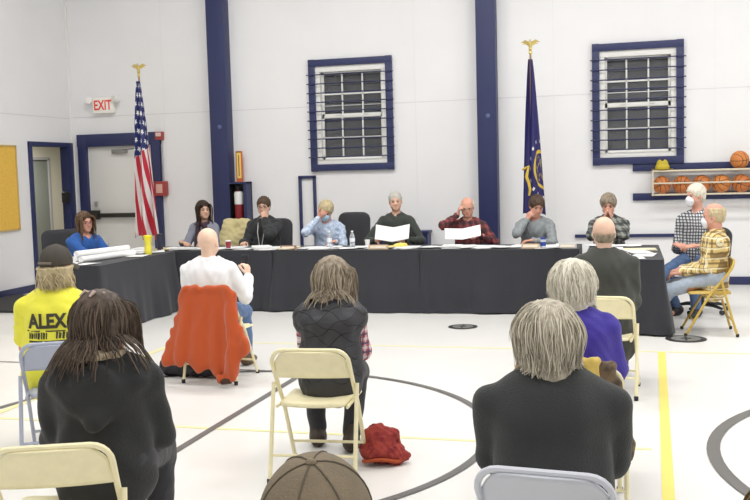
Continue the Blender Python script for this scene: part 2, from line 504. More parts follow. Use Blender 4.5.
def human(label, loc, yaw, top=1.29, seat=.45, lean=4, side=0, twist=0, head=(0, 0, 0), skin=None, girth=1.0,
          rh=None, lh=None, feet=None, shirt=None, pants=None, shoes=None, hair=None, mask=None, glasses=False,
          cap=None, seed=1, vox=.009, knees=None, extra=None, beard=None, group=None, sw=1.0):
    root = thing('person', label, 'person', loc, R(yaw), group)
    k = max(.77, min(1.14, (top-seat-.09)/.76))
    P = V3(0, 0, seat+.095)
    up = unit((math.sin(R(side)), math.sin(R(lean)), math.cos(R(lean))))
    tw = R(twist); rt = unit(np.cross((-math.sin(tw), math.cos(tw), 0), up)); fw = np.cross(up, rt)
    rt0 = V3(1, 0, 0)
    B = lambda x, y, z: P+rt*x+fw*y+up*(z*k)
    N = B(0, -.01, .49)
    HM = rotm(*head)
    Hc = N+up*.05*k+HM @ V3(0, .015, .10)
    T = lambda p: Hc+HM @ V3(p)
    g = girth; lowcap = bool(cap)
    shl = [B(s*.175*(.5+.5*g)*sw, 0, .392) for s in (-1, 1)]
    # arms
    arms = []
    for i, s in enumerate((-1, 1)):
        h = (lh, rh)[i] or {}
        W = V3(h.get('w', (s*.13, .30, seat+.20)))
        if h.get('hf'): W = T(V3(h['hf']))
        el, W = ik(shl[i], W, .30*k, .26*k, h.get('pole', (s*.32, -.45, -1)))
        d = V3(h.get('d', (-s*.3, 1, -.1))); n = V3(h.get('n', (0, 0, -1)))
        if h.get('hd') is not None: d = HM @ V3(h['hd'])
        if h.get('hn') is not None: n = HM @ V3(h['hn'])
        if h.get('auto', False): d = unit(W-el)
        arms.append((shl[i], el, W, d, n, h.get('curl', .5), h.get('point')))
    legs = []
    for i, s in enumerate((-1, 1)):
        hp = P+V3(s*.095, .02, 0)
        A = V3((feet or ((-.13, .44, .08), (.13, .44, .08)))[i])
        kn, A = ik(hp, A, .44*max(k, .95), .42*max(k, .95), (s*.15, .6, 1) if not knees else knees[i])
        legs.append((hp, kn, A))
    def torso(S, a, low=0.0, kk=.05):
        S.cap(B(0, -.005, -.02), B(0, 0, .10), (.165*g+a), (.152*g+a), k=kk, fd=fw, fs=1.32)
        S.cap(B(0, 0, .10), B(0, 0, .33), (.152*g+a), (.172*(.6+.4*g)*(.5+.5*sw)+a), k=kk, fd=fw, fs=1.36)
        if g > 1.1: S.ell(B(0, .05, .10), (.15*g+a, .12*g+a, .16), k=.06)
        S.cap(B(-.135*sw, 0, .383), B(.135*sw, 0, .383), .058+a, k=.06)
        S.cap(B(0, -.012, .462), B(.13, -.012, .41), .040+a, .040+a, k=.05)
        S.cap(B(0, -.012, .462), B(-.13, -.012, .41), .040+a, .040+a, k=.05)
        S.cap(B(-.06, -.05, .33), B(.06, -.05, .33), .075+a, k=.06)
    # ---- body
    S = Sdf(); torso(S, -.014)
    S.cap(B(0, -.012, .43), T(V3(0, -.022, -.045)), .058, .052, k=.03)
    for (a, e, w, d, n, cu, pt), rgt in zip(arms, (False, True)):
        S.cap(a, e, .046, .039, k=.03); S.cap(e, w, .040, .026, k=.02)
        add_hand(S, w, d, n, rgt, cu, point=pt)
    for hp, kn, an in legs:
        S.cap(hp, kn, .076, .054, k=.04); S.cap(kn, an, .053, .036, k=.03)
        S.cap(an-V3(0, .03, .03), an+V3(0, .13, -.045), .032, .026, k=.02)
    head_prims(S, T, HM, 1.05)
    implicit('body', S, vox*.85, skin, root)
    # eyes and brows
    e = MB()
    if not extra or not extra.get('away'):
        for s in (-1, 1):
            ev = MB(); ev.sphere(T(V3(s*.031, .0755, .002)), .0125, 12); ev.build('eye', M_eye, root)
            br = MB(); br.tube(hexa(T, [(s*.014, .091, .022), (s*.032, .090, .028), (s*.048, .078, .024)]), [.003, .0042, .002], 6)
            br.build('eyebrow', (hair or {}).get('browmat', (hair or {}).get('mat', M_brow)), root)
        lp = MB(); lp.tube(hexa(T, [(-.022, .080, -.064), (-.010, .0895, -.062), (.010, .0895, -.062), (.022, .080, -.064)]), [.002, .0042, .0042, .002], 6); lp.build('lips', M_lips, root)
    e.bm.free()
    # ---- shirt
    for shirt in ([] if not shirt else [shirt] if isinstance(shirt, dict) else shirt):
        a = shirt.get('infl', .008); S = Sdf(); torso(S, a)
        hem = shirt.get('hem', -.05)
        S.cap(B(0, -.005, hem), B(0, 0, .1), .172*g+a, .155*g+a, k=.04, fd=fw, fs=1.3)
        for ai, (s_, e_, w_, d_, n_, cu, pt) in enumerate(arms):
            sl = shirt.get('sleeve', 'long')
            wd = shirt.get('wide', 0)
            if sl == 'none': S.cap(s_, s_+(e_-s_)*.06, .055+a, .054+a, k=.03); continue
            if sl == 'short': S.cap(s_, s_+(e_-s_)*.75, .053+a, .056+a, k=.03); continue
            S.cap(s_, e_, .052+a, .046+a+wd, k=.035); S.cap(e_, w_+(e_-w_)*.06, .045+a+wd, .031+a+wd*1.4, k=.025)
        if shirt.get('hood'):
            pts = [B(.10*math.cos(t), -.02-.10*math.sin(t)*.9, .435-.05*math.sin(t)) for t in np.linspace(-.5, PI+.5, 9)]; hk = .018
            for p, q in zip(pts, pts[1:]): S.cap(p, q, .045, k=hk)
            for s in (-1, 1): S.cap(B(s*.15, -.07, .40), B(0, -.150, .235), .050, .040, k=hk)
            S.cap(B(0, -.13, .37), B(0, -.150, .27), .09, .05, k=.02, fd=fw, fs=2.0)
            S.cap(B(-.10, -.195, .37), B(.11, -.195, .345), .012, k=.02, sub=True)
        # neck opening
        nb = B(0, .0, .50); nd = up
        op = shirt.get('open', .058)
        S.cap(B(0, .012, .46), B(0, .02, .62), op, op+.02, k=.015, sub=True)
        if shirt.get('vneck'): S.cap(B(0, .10, .52), B(0, .17, .52-shirt['vneck']), .055, .008, k=.01, sub=True)
        sh = implicit('shirt' if not shirt.get('name') else shirt['name'], S, vox, shirt['mat'], root, seed=seed, wr=shirt.get('wr', .0035), wl=shirt.get('wl', .10))
        if shirt.get('collar'):
            cm = shirt.get('collarmat', shirt['mat']); S = Sdf()
            ts = np.linspace(R(-68), R(248), 13); hh = shirt['collar']
            pts = [B(.068*math.cos(t), -.010+.066*math.sin(t)*-1, .445+.012*math.sin(t)+.0) for t in ts]
            for p, q in zip(pts, pts[1:]): S.cap(p, q, .012, k=.012); S.cap(p+up*hh, q+up*hh, .010, k=.03); S.cap((p+q)/2, (p+q)/2+up*hh, .014, k=.02)
            for s in (-1, 1):
                if shirt.get('points', True): S.cap(B(s*.035, .070, .46), B(s*.055, .105, .405), .018, .008, k=.015)
            implicit('collar', S, .006, cm, root)
    # ---- trousers
    if pants:
        S = Sdf(); S.cap(P+V3(-.07, -.01, .0), P+V3(.07, -.01, .0), .120*(.4+.6*g), k=.04); S.cap(P+V3(-.06, .02, -.02), P+V3(.06, .02, -.02), .105, k=.04)
        for hp, kn, an in legs:
            S.cap(hp, kn, .090*(.5+.5*g), .066, k=.04); S.cap(kn, an+(kn-an)*.06, .066, .055, k=.03)
        zc = seat+.004
        S.cut(lambda X, Y, Z, zc=zc: np.where(Y < .25, zc-Z, -.1)+0*X)
        implicit('trousers', S, .011, pants, root, seed=seed+3, wr=.003, wl=.09)
    for hp, kn, an in legs:
        f = unit((an-hp)*V3(1, 1, 0)+V3(0, .15, 0))
        if shoes is not None:
            S = Sdf(); S.cap(V3(an[0], an[1], .055)-f*.045, V3(an[0], an[1], .045)+f*.06, .047, .045, k=.03)
            S.cap(V3(an[0], an[1], .04)+f*.05, V3(an[0], an[1], .032)+f*.15, .046, .036, k=.03, fd=(0, 0, 1), fs=1.2)
            S.cap(V3(an[0], an[1], .05)-f*.01, an+(kn-an)*(.14 if shoes.get('boot') else .05), .048, .050, k=.03)
            S.cut(lambda X, Y, Z: -Z+0*X+0*Y)
            implicit('shoe', S, .009, shoes['mat'], root)
    ea = .030 if label.find('hooded') > 0 else 0.0
    envs = [(B(0, -.01, .40), V3(.19, .10, .085)+ea), (B(0, -.01, .25), V3(.185, .125, .28)+ea*1.5), (N, V3(.06, .06, .10))]
    if hair:
        hair = dict(hair); hair['capped'] = bool(cap); hair_part(root, T, HM, hair, envs, seed+20)
    if mask:
        S = Sdf(); S.ell((0, .060, -.050), (.060, .058, .052), k=.01); S.cap((0, .075, -.005), (0, .100, -.028), .012, .016, k=.03); S.cap((-.01, .08, -.09), (.01, .08, -.09), .024, k=.02)
        S.cut(lambda X, Y, Z: -(Y-.045)+0*X+0*Z)
        V, Q = S.build(.006); V = V @ HM.T+Hc
        mo = link('face_mask', mesh_np('face_mask', V, Q), mask, root)
        lo = MB()
        for s in (-1, 1):
            lo.tube(hexa(T, [(s*.058, .055, -.028), (s*.076, .02, -.005), (s*.082, -.012, .005), (s*.083, -.018, -.02), (s*.076, .01, -.045), (s*.056, .052, -.072)]), .0018, 5)
        lo.build('ear_loop', M_white, mo)
    if beard:
        S = Sdf(); S.ell((0, .024, -.070), (.056, .064, .046), k=.01); S.cap((-.02, .085, -.05), (.02, .085, -.05), .009, k=.01)
        S.ell((0, .09, -.066), (.018, .03, .008), sub=True, k=.004); S.cut(lambda X, Y, Z: (Z+.045)+0*Y-.8*np.clip(np.abs(X)-.04, 0, 1))
        V, Q = S.build(.005, 3, wr=.002, wl=.02); link('beard', mesh_np('beard', V @ HM.T+Hc, Q), beard, root)
    if glasses:
        gm = MB()
        for s in (-1, 1):
            gm.tube(hexa(T, [(s*.033+.026*math.cos(t), .106, .002+.019*math.sin(t)) for t in np.linspace(0, 2*PI, 15)[:-1]]), .0022, 6, closed=True)
            gm.tube(hexa(T, [(s*.059, .105, .006), (s*.078, .06, .006), (s*.082, -.01, .0)]), .0022, 6)
        gm.tube(hexa(T, [(-.008, .107, .006), (.008, .107, .006)]), .002, 6)
        gm.build('glasses', M_blackplastic if glasses is True else glasses, root)
    if cap:
        S = Sdf(); r = HCR+V3(.013, .016, .020); c = HCC+V3(0, 0, .008)
        S.ell(c, r, k=.01); S.cut(lambda X, Y, Z: -(Z-.018-.10*(Y))+0*X)
        V, Q = S.build(.005); co = link('cap', mesh_np('cap', V @ HM.T+Hc, Q), cap['mat'], root)
        m = MB(); m.sphere(T(c+V3(0, 0, r[2])), (.009, .009, .006), 12); m.build('button', cap['mat'], co)
        m = MB()
        def fbrim(u, v):
            a = R(-62)+R(124)*u; q = V3(math.sin(a)*(.085+.0*v), .005+math.cos(a)*(.085+.0)+v*(.075*math.cos(a*.75)), .026+.10*math.cos(a)*.09-.018*v-.03*(u-.5)**2*4)
            return tuple(T(q))
        m.grid(fbrim, 16, 6); o = m.build('brim', cap.get('brim', cap['mat']), co); solid(o, .005)
        m = MB()
        for a in range(6):
            an = a*PI/3+.3
            m.tube(hexa(T, [c+V3(math.cos(an)*(r[0]+.0008)*math.sin(t), math.sin(an)*(r[1]+.0008)*math.sin(t), (r[2]+.0008)*math.cos(t)) for t in np.linspace(.08, 1.5, 10)]), .0016, 5)
        m.build('seam', cap.get('seam', cap['mat']), co)
        if cap.get('strap'):
            m = MB(); m.tube(hexa(T, [c+V3(math.sin(t)*(r[0]+.002), -math.cos(t)*(r[1]+.002), -.008-.0*t) for t in np.linspace(-.55, .55, 8)]), .008, 6); m.build('strap', cap['strap'], co)
    return dict(root=root, B=B, T=T, HM=HM, Hc=Hc, N=N, arms=arms, legs=legs, up=up, fw=fw, rt=rt, P=P, k=k, envs=envs)
# ------------------------------------------------------------------ shared materials
NAVY = (.021, .028, .100)
M_navy = mat('navy_paint', NAVY, .45, bump=.15, bscale=40)
M_wall = mat('wall_paint', (.83, .83, .838), .75, var=.015, vscale=1.2, bump=.05, bscale=30)
M_seam = mat('wall_seam', (.70, .70, .72), .8)
M_white = mat('white_paint', (.82, .82, .80), .5)
M_sash = mat('window_sash_white', (.80, .80, .77), .5)
M_black = mat('black_paint', (.015, .015, .017), .45)
M_blackplastic = mat('black_plastic', (.02, .02, .022), .35)
M_steel = mat('brushed_steel', (.55, .55, .55), .35, 1.0)
M_chair = mat('cream_steel_paint', (.84, .77, .50), .38, var=.03, vscale=20, spec=.5)
M_gold = mat('gold_steel_paint', (.55, .38, .07), .4, spec=.5)
M_greychair = mat('blue_grey_steel_paint', (.40, .43, .53), .38)
M_palegrey = mat('pale_grey_steel_paint', (.58, .60, .66), .38)
M_rubber = mat('black_rubber', (.02, .02, .02), .8)
M_cloth = mat('navy_tablecloth_fabric', (.024, .0255, .033), .85, bump=.25, bscale=120, sheen=.15)
M_paper = mat('white_paper', (.86, .86, .86), .7)
M_cream = mat('cream_paper', (.80, .72, .50), .7)
M_manila = mat('manila_card', (.72, .55, .25), .7)
M_office = mat('charcoal_chair_fabric', (.035, .035, .04), .8, bump=.3, bscale=150)
M_eye = mat('eye_dark', (.20, .15, .13), .25)
M_lips = mat('lips_pink', (.50, .20, .17), .5)
M_brow = mat('brow_hair', (.10, .07, .05), .8)
M_brass = mat('brass', (.72, .52, .12), .28, .9)
M_wood = mat('wood_pole', (.35, .22, .10), .5)

WY = 13.787; WX = -8.713; H = 1.66; CEIL = 6.2; RX = 6.5; NY = -4.0

# ------------------------------------------------------------------ room shell
mf = mat('gym_floor_vinyl', (.77, .76, .735), .33, var=.02, vscale=1.1, spec=.4)
nt, N_, L_, b_ = nodes_of(mf)
b_.inputs['Coat Weight'].default_value = .12; b_.inputs['Coat Roughness'].default_value = .12
m = MB(); m.box(((WX+RX)/2, (WY+NY)/2, -.05), (RX-WX+.4, WY-NY+.4, .1)); struct('floor', m, mf)
m = MB(); m.box(((WX+RX)/2, (WY+NY)/2, CEIL+.05), (RX-WX+.4, WY-NY+.4, .1)); struct('ceiling', m, mat('ceiling_paint', (.72, .72, .72), .8))

def wall_with_holes(name, axis, pos, thick, a0, a1, z0, z1, holes, m_):
    """axis 'y': wall spans x, at y=pos..pos+thick. axis 'x': spans y"""
    mb = MB()
    xs = sorted({a0, a1, *[h[0] for h in holes], *[h[1] for h in holes]})
    zs = sorted({z0, z1, *[h[2] for h in holes], *[h[3] for h in holes]})
    for x0, x1 in zip(xs, xs[1:]):
        run = None
        for q0, q1 in zip(zs, zs[1:]):
            cx, cz = (x0+x1)/2, (q0+q1)/2
            if any(h[0] < cx < h[1] and h[2] < cz < h[3] for h in holes): continue
            c = (cx, pos+thick/2, cz) if axis == 'y' else (pos+thick/2, cx, cz)
            s = (x1-x0, thick, q1-q0) if axis == 'y' else (thick, x1-x0, q1-q0)
            mb.box(c, s)
    return struct(name, mb, m_, smooth=False)

W1 = (-4.53, -3.43, 1.80, 3.27); W2 = (-.375, .655, 1.775, 3.255)
EX = (-8.43, -7.28, 0.0, 2.20)
wall_with_holes('wall_back', 'y', WY, .2, WX-.2, RX+.2, 0, CEIL, [W1, W2, EX], M_wall)
LD = (12.66, 13.62, 0.0, 2.20)
wall_with_holes('wall_left', 'x', WX-.12, .12, NY, WY, 0, CEIL, [LD], M_wall)
m = MB(); m.box((RX+.1, (WY+NY)/2, CEIL/2), (.2, WY-NY, CEIL)); struct('wall_right', m, M_wall)
m = MB(); m.box(((WX+RX)/2, NY-.1, CEIL/2), (RX-WX, .2, CEIL)); struct('wall_rear', m, M_wall)

# panel seams: thin battens over the joints of the wall boards
m = MB(); m.box(((WX+RX)/2, WY-.002, 2.675), (RX-WX, .004, .012)); m.box((WX+.002, (WY+NY)/2, 2.66), (.004, WY-NY, .012)); struct('trim_1', m, M_seam, smooth=False)
m = MB()
for x in (-7.05, -3.0, -1.0, 1.15): m.box((x, WY-.001, CEIL/2), (.006, .003, CEIL))
struct('trim_2', m, mat('wall_joint', (.77, .77, .785), .8), smooth=False)
m = MB(); m.box((WX+.012, WY-.012, CEIL/2), (.03, .03, CEIL)); struct('trim_3', m, M_white, smooth=False)

# navy steel columns
for i, (x, w) in enumerate(((-6.035, .285), (-1.925, .275))):
    m = MB(); m.box((x, WY-.11, CEIL/2), (w, .22, CEIL), bevel=.008); o = struct('trim_%d' % (4+i), m, M_navy)
    m = MB()
    m.lathe([(.03, 0), (.032, .01), (.0, .02)], 14, (x+.02, WY-.222, 2.42), Matrix.Rotation(R(90), 4, 'X')); m.build('column_plate', mat('scuffed_navy', (.10, .13, .27), .5), o)
# skirting
for nm, c, s in (('baseboard_back', ((EX[1]+.16+RX)/2, WY-.012, .055), (RX-EX[1]-.16, .024, .11)), ('baseboard_left', (WX+.012, (LD[0]-.09+NY)/2, .055), (.024, LD[0]-.09-NY, .11))):
    m = MB(); m.box(c, s, bevel=.004); struct(nm, m, M_navy)
m = MB(); m.box((.15, WY-.02, .685), (1.75, .04, .045), bevel=.004); struct('trim_7', m, M_navy)

# windows with wall bars
def window(idx, W):
    x0, x1, z0, z1 = W; cx, cz = (x0+x1)/2, (z0+z1)/2; w, h = x1-x0, z1-z0
    root = bpy.data.objects.new('window_%d' % idx, None); C.objects.link(root); root.location = (cx, WY, cz); tag(root, kind='structure')
    m = MB(); t = .10
    for s in (-1, 1): m.box((s*(w/2+t/2-.005), -.03, 0), (t, .06, h+2*t), bevel=.006)
    for s in (-1, 1): m.box((0, -.031, s*(h/2+t/2-.005)), (w+2*t-.012, .066, t), bevel=.006)
    m.build('window_casing', M_navy, root)
    m = MB(); j = .075
    for s in (-1, 1): m.box((s*(w/2-j/2), .05, 0), (j, .14, h), bevel=.004)
    m.box((0, .047, h/2-j*.6), (w+.01, .15, j*1.2), bevel=.004); m.box((0, .047, -h/2+j/2), (w+.01, .15, j), bevel=.004)
    m.build('window_frame', M_sash, root)
    iw, z_t, z_b = w-2*j, h/2-j*1.2, -h/2+j
    zm = (z_t+z_b)/2
    for nm, za, zb, y in (('upper_sash', zm, z_t, .09), ('lower_sash', z_b, zm, .06)):
        m = MB()
        hh = zb-za; b = .032
        m.box((0, y, zb-b/2), (iw, .03, b)); m.box((0, y, za+b/2), (iw, .03, b))
        for s in (-1, 1): m.box((s*(iw/2-b/2), y, (za+zb)/2), (b, .03, hh))
        for s in (-1, 1): m.box((s*iw/6, y, (za+zb)/2), (.022, .024, hh))
        m.box((0, y, (za+zb)/2), (iw, .024, .022))
        so = m.build(nm, M_sash, root, smooth=False)
        m = MB(); m.box((0, y+.006, (za+zb)/2), (iw-.02, .004, hh-.02)); m.build('glass_pane', M_glass, so, smooth=False)
    m = MB()
    for s in (-.22, .22): m.box((s*iw, .035, zm+.02), (.07, .03, .018), bevel=.004)
    m.build('sash_lock', M_white, root)
    m = MB(); m.box((0, .13, 0), (iw, .004, h-.1)); m.build('insect_screen', mat('dark_screen_mesh', (.14, .14, .145), .7), root, smooth=False)
    for i in range(10):
        z = h/2-.13-(h-.2)*i/9.3
        m = MB(); m.tube([(-w/2-t-.02, -.075, z), (w/2+t+.02, -.075, z)], .0085, 8)
        for s in (-1, 1): m.box((s*(w/2+.05), -.068, z), (.03, .02, .03))
        m.build('guard_bar', M_navy, root)
M_glass = mat('window_glass', (.9, .92, .95), .04, trans=1.0)
window(1, W1); window(2, W2)

# exit door in the back wall
d = bpy.data.objects.new('door_1', None); C.objects.link(d); d.location = ((EX[0]+EX[1])/2, WY, 0); tag(d, kind='structure')
w = EX[1]-EX[0]
m = MB()
for s in (-1, 1): m.box((s*(w/2+.075), -.03, 1.19), (.15, .07, 2.36), bevel=.005)
m.box((0, -.03, 2.295), (w+.32, .068, .20), bevel=.005); m.build('door_frame', M_navy, d)
m = MB(); m.box((0, .04, 1.10), (w-.01, .05, 2.19), bevel=.004); leaf = m.build('door_leaf', mat('door_enamel', (.76, .76, .74), .4), d)
m = MB(); m.box((.02, -.055, 1.09), (w-.18, .05, .07), bevel=.012); m.box((-w/2+.10, -.06, 1.10), (.16, .09, .15), bevel=.01); m.box((w/2-.08, -.05, 1.09), (.08, .06, .10), bevel=.01)
m.build('panic_bar', mat('dark_bronze', (.045, .043, .04), .4, .5), leaf)
m = MB(); m.box((.0, -.02, 2.11), (.26, .06, .06), bevel=.008); m.tube([(.05, -.04, 2.13), (.30, -.12, 2.14), (.42, -.02, 2.15)], .010, 6); m.build('door_closer', mat('grey_metal', (.30, .30, .30), .4, .6), leaf)
m = MB(); m.box((-w/2+.12, -.03, 1.28), (.05, .02, .07), bevel=.004); m.build('lock_plate', M_steel, leaf)

# open doorway in the left wall with the passage behind it
d = bpy.data.objects.new('door_2', None); C.objects.link(d); d.location = (WX, (LD[0]+LD[1])/2, 0); tag(d, kind='structure')
w = LD[1]-LD[0]
m = MB()
m.box((-.045, -w/2-.035, 1.13), (.15, .08, 2.26), bevel=.004); m.box((-.045, w/2+.07, 1.13), (.15, .15, 2.26), bevel=.004); m.box((-.045, .035, 2.235), (.148, w+.22, .07), bevel=.004)
m.build('door_frame', M_navy, d)
m = MB(); m.box((.01, w/2-.10, 1.40), (.08, .13, .17), bevel=.006); m.build('strike_box', M_black, d)
def hall(name, c, s, mm): mb = MB(); mb.box(c, s); return struct(name, mb, mm, smooth=False)
M_hall = mat('passage_paint', (.60, .58, .50), .7)
hall('floor_passage', (WX-1.1, 14.3, -.05), (1.9, 6.2, .1), mat('passage_floor', (.45, .43, .38), .5))
hall('ceiling_passage', (WX-1.1, 14.3, 2.55), (1.9, 6.2, .1), M_hall)
hall('wall_passage', (WX-2.0, 14.3, 1.25), (.1, 6.2, 2.5), M_hall)
hall('wall_passage_far', (WX-1.1, 17.35, 1.25), (1.8, .1, 2.5), M_hall)
hall('wall_passage_near', (WX-1.1, 11.25, 1.25), (1.8, .1, 2.5), M_hall)
d3 = bpy.data.objects.new('door_3', None); C.objects.link(d3); d3.location = (WX-1.93, 15.50, 0); tag(d3, kind='structure')
m = MB(); m.box((0, 0, 1.02), (.05, .85, 2.04), bevel=.004); lf = m.build('door_leaf', mat('grey_green_door', (.20, .22, .20), .45), d3)
m = MB(); m.box((.01, .46, 1.04), (.08, .05, 2.1)); m.box((.01, -.46, 1.04), (.08, .05, 2.1)); m.box((.01, 0, 2.09), (.08, .97, .05)); m.build('door_frame', mat('grey_frame', (.33, .33, .34), .5), d3)
m = MB(); m.box((.04, -.36, 1.0), (.03, .06, .16), bevel=.006); m.tube([(.06, -.36, 1.02), (.09, -.36, 1.02), (.09, -.24, 1.02)], .01, 6); m.build('door_handle', M_steel, lf)

# noticeboard
t = thing('noticeboard', 'yellow cork noticeboard on the left wall near the open doorway', 'noticeboard', (WX+.001, 11.15, 1.58))
m = MB(); m.box((.014, 0, 0), (.02, 2.18, 1.22)); m.build('cork_panel', mat('yellow_cork', (.80, .50, .085), .9, var=.08, vscale=60), t, smooth=False)
m = MB()
for s in (-1, 1): m.box((.018, 0, s*.61), (.034, 2.22, .025)); m.box((.018, s*1.10, 0), (.034, .025, 1.24))
m.build('frame', mat('tan_frame', (.60, .42, .14), .5), t)

# exit sign with two emergency lamps
t = thing('exit_sign', 'white exit sign with red letters and two emergency lamps above the exit door', 'exit sign', (-8.07, WY-.05, 2.845))
m = MB(); m.box((0, 0, 0), (.36, .09, .25), bevel=.01); m.build('housing', mat('sign_plastic', (.88, .86, .80), .4, emit=(.9, .85, .8), estr=.12), t)
me = text_mesh('EXIT', .215, .002, .004); o = link('lettering', me, mat('sign_red', (.75, .05, .03), .5, emit=(.8, .06, .04), estr=.25), t)
o.rotation_euler = (R(90), 0, 0); o.location = (0, -.047, -.005); o.scale = (.72, 1, 1)
for s in (-1, 1):
    m = MB(); Mx = Matrix.Rotation(R(75), 4, 'X') @ Matrix.Rotation(R(-s*28), 4, 'Y')
    m.lathe([(.02, -.06), (.045, -.03), (.062, .02), (.062, .05), (.055, .055)], 18, (s*.245, -.05, .075), Mx); m.tube([(s*.15, 0, .10), (s*.245, -.03, .09)], .014, 8)
    m.build('lamp_head', mat('lamp_white_plastic', (.80, .79, .76), .35), t)

# fire alarm strobe with conduit, and pull station
t = thing('fire_alarm', 'red fire alarm strobe on grey conduit right of the US flag', 'fire alarm', (-7.13, WY, 2.33))
m = MB(); m.box((0, -.035, 0), (.13, .07, .13), bevel=.01); m.build('strobe_body', mat('alarm_red', (.36, .05, .045), .4), t)
m = MB(); m.box((0, -.075, .02), (.09, .02, .06), bevel=.006); m.build('lens', mat('lens_clear', (.75, .55, .5), .2), t)
m = MB(); m.tube([(.03, -.02, -.085), (.03, -.02, -.72)], .012, 8); m.build('conduit', mat('grey_conduit', (.45, .45, .46), .5), t)
t = thing('alarm_panel', 'red wall box with pale label below the fire alarm', 'alarm box', (-7.10, WY, 1.50))
m = MB(); m.box((-.03, -.05, .0), (.20, .10, .23), bevel=.012); m.build('box', mat('alarm_red', (.36, .05, .045), .4), t)
m = MB(); m.box((-.04, -.104, .0), (.11, .006, .14), bevel=.003); m.build('label_plate', mat('label_pink', (.72, .42, .36), .5), t)

# fire extinguisher cabinet and its tall sign
t = thing('extinguisher_cabinet', 'open navy wooden fire extinguisher cabinet beside the left navy column', 'cabinet', (-5.765, WY, 0))
m = MB()
m.box((0, -.02, .95), (.30, .04, 1.24)); m.box((.125, -.12, .95), (.05, .22, 1.24)); m.box((-.14, -.12, .95), (.02, .22, 1.24)); m.box((0, -.12, 1.56), (.30, .24, .03)); m.box((0, -.12, .34), (.30, .24, .03))
m.build('case', M_navy, t, smooth=False)
m = MB(); m.box((-.01, -.045, .95), (.25, .01, 1.18)); m.box((.0975, -.12, .95), (.004, .2, 1.18)); m.box((-.1275, -.12, .95), (.004, .2, 1.18)); m.box((-.01, -.12, .96-.04), (.24, .18, .02)); m.build('back_lining', M_black, t, smooth=False)
t = thing('fire_extinguisher', 'red fire extinguisher with white label inside the navy cabinet', 'fire extinguisher', (-5.775, WY-.15, .932))
m = MB(); m.lathe([(.05, 0), (.068, .01), (.070, .05), (.070, .43), (.055, .485), (.022, .505), (.022, .51)], 20); m.build('cylinder', mat('extinguisher_red', (.22, .015, .02), .3), t)
m = MB(); m.lathe([(.0715, .30), (.0715, .465), (.060, .495)], 20); m.build('label', mat('label_white', (.8, .8, .78), .5), t)
m = MB(); m.box((0, 0, .54), (.045, .045, .06), bevel=.006); m.tube([(0, .0, .60), (.0, -.05, .63), (.0, -.10, .62)], .008, 6); m.tube([(0, .0, .57), (.0, -.06, .58), (0, -.10, .57)], .008, 6)
m.tube([(.02, 0, .57), (.08, .0, .56), (.095, -.01, .48), (.088, -.02, .22)], .010, 8); m.build('valve_and_hose', M_black, t)
t = thing('extinguisher_sign', 'tall narrow yellow and red extinguisher sign on top of the navy cabinet', 'sign', (-5.765, WY-.09, 1.575))
m = MB(); m.prism([(-.05, 0), (.05, 0), (.05, .47), (-.05, .47)], 'y', -.03, -.005); m.build('sign_body', mat('sign_red_edge', (.62, .12, .03), .5), t, smooth=False)
m = MB(); m.box((0, -.033, .25), (.066, .006, .39)); m.build('face', mat('sign_yellow', (.86, .66, .16), .5), t, smooth=False)
m = MB(); m.box((0, -.037, .458), (.07, .008, .02)); m.box((0, -.037, .25), (.016, .004, .32)); m.build('markings', mat('sign_dark', (.28, .12, .03), .6), t, smooth=False)

# narrow navy frame on the back wall and the low navy block
t = thing('wall_frame', 'tall narrow navy painted frame on the back wall below the left window', 'frame', (-4.705, WY, 0))
m = MB()
for s in (-1, 1): m.box((s*.115, -.02, .88), (.045, .04, 1.5), bevel=.004)
m.box((0, -.02, 1.62), (.275, .04, .045), bevel=.004); m.box((0, -.02, .14), (.275, .04, .045), bevel=.004); m.build('frame_rails', M_navy, t)
t = thing('wall_box', 'low navy painted bench box against the back wall behind the man in dark green', 'bench', (-3.34, WY-.13, 0))
m = MB(); m.box((0, 0, .38), (1.06, .24, .76)); m.box((0, -.01, .78), (1.1, .28, .035), bevel=.004); m.build('box', M_navy, t)

# ball rack
t = thing('ball_rack', 'white wire ball rack on navy boards on the back wall right of the window', 'rack', (1.45, WY, 0))
for z, hh in ((1.63, .10), (1.225, .10)):
    m = MB(); m.box((0, -.02, z), (2.76, .04, hh), bevel=.004); m.build('mounting_board', M_navy, t)
M_rail = mat('cream_rail', (.62, .56, .42), .4)
m = MB()
for y in (-.08, -.30): m.tube([(-1.12, y, 1.575), (1.3, y, 1.575)], .014, 8)
m.box((0.09, -.19, 1.572), (2.42, .22, .008))
m.build('top_shelf', M_rail, t)
m = MB()
for y in (-.10, -.30): m.tube([(-1.12, y, 1.255), (1.3, y, 1.255)], .012, 8)
m.build('bottom_rails', M_rail, t)
m = MB(); m.tube([(-1.12, -.33, 1.41), (1.3, -.33, 1.41)], .011, 8); m.build('front_rail', M_rail, t)
for x in (-1.12, 1.3):
    m = MB(); m.tube([(x, -.04, 1.575), (x, -.33, 1.575), (x, -.33, 1.25), (x, -.04, 1.25)], .013, 8); m.build('end_bracket', M_rail, t)
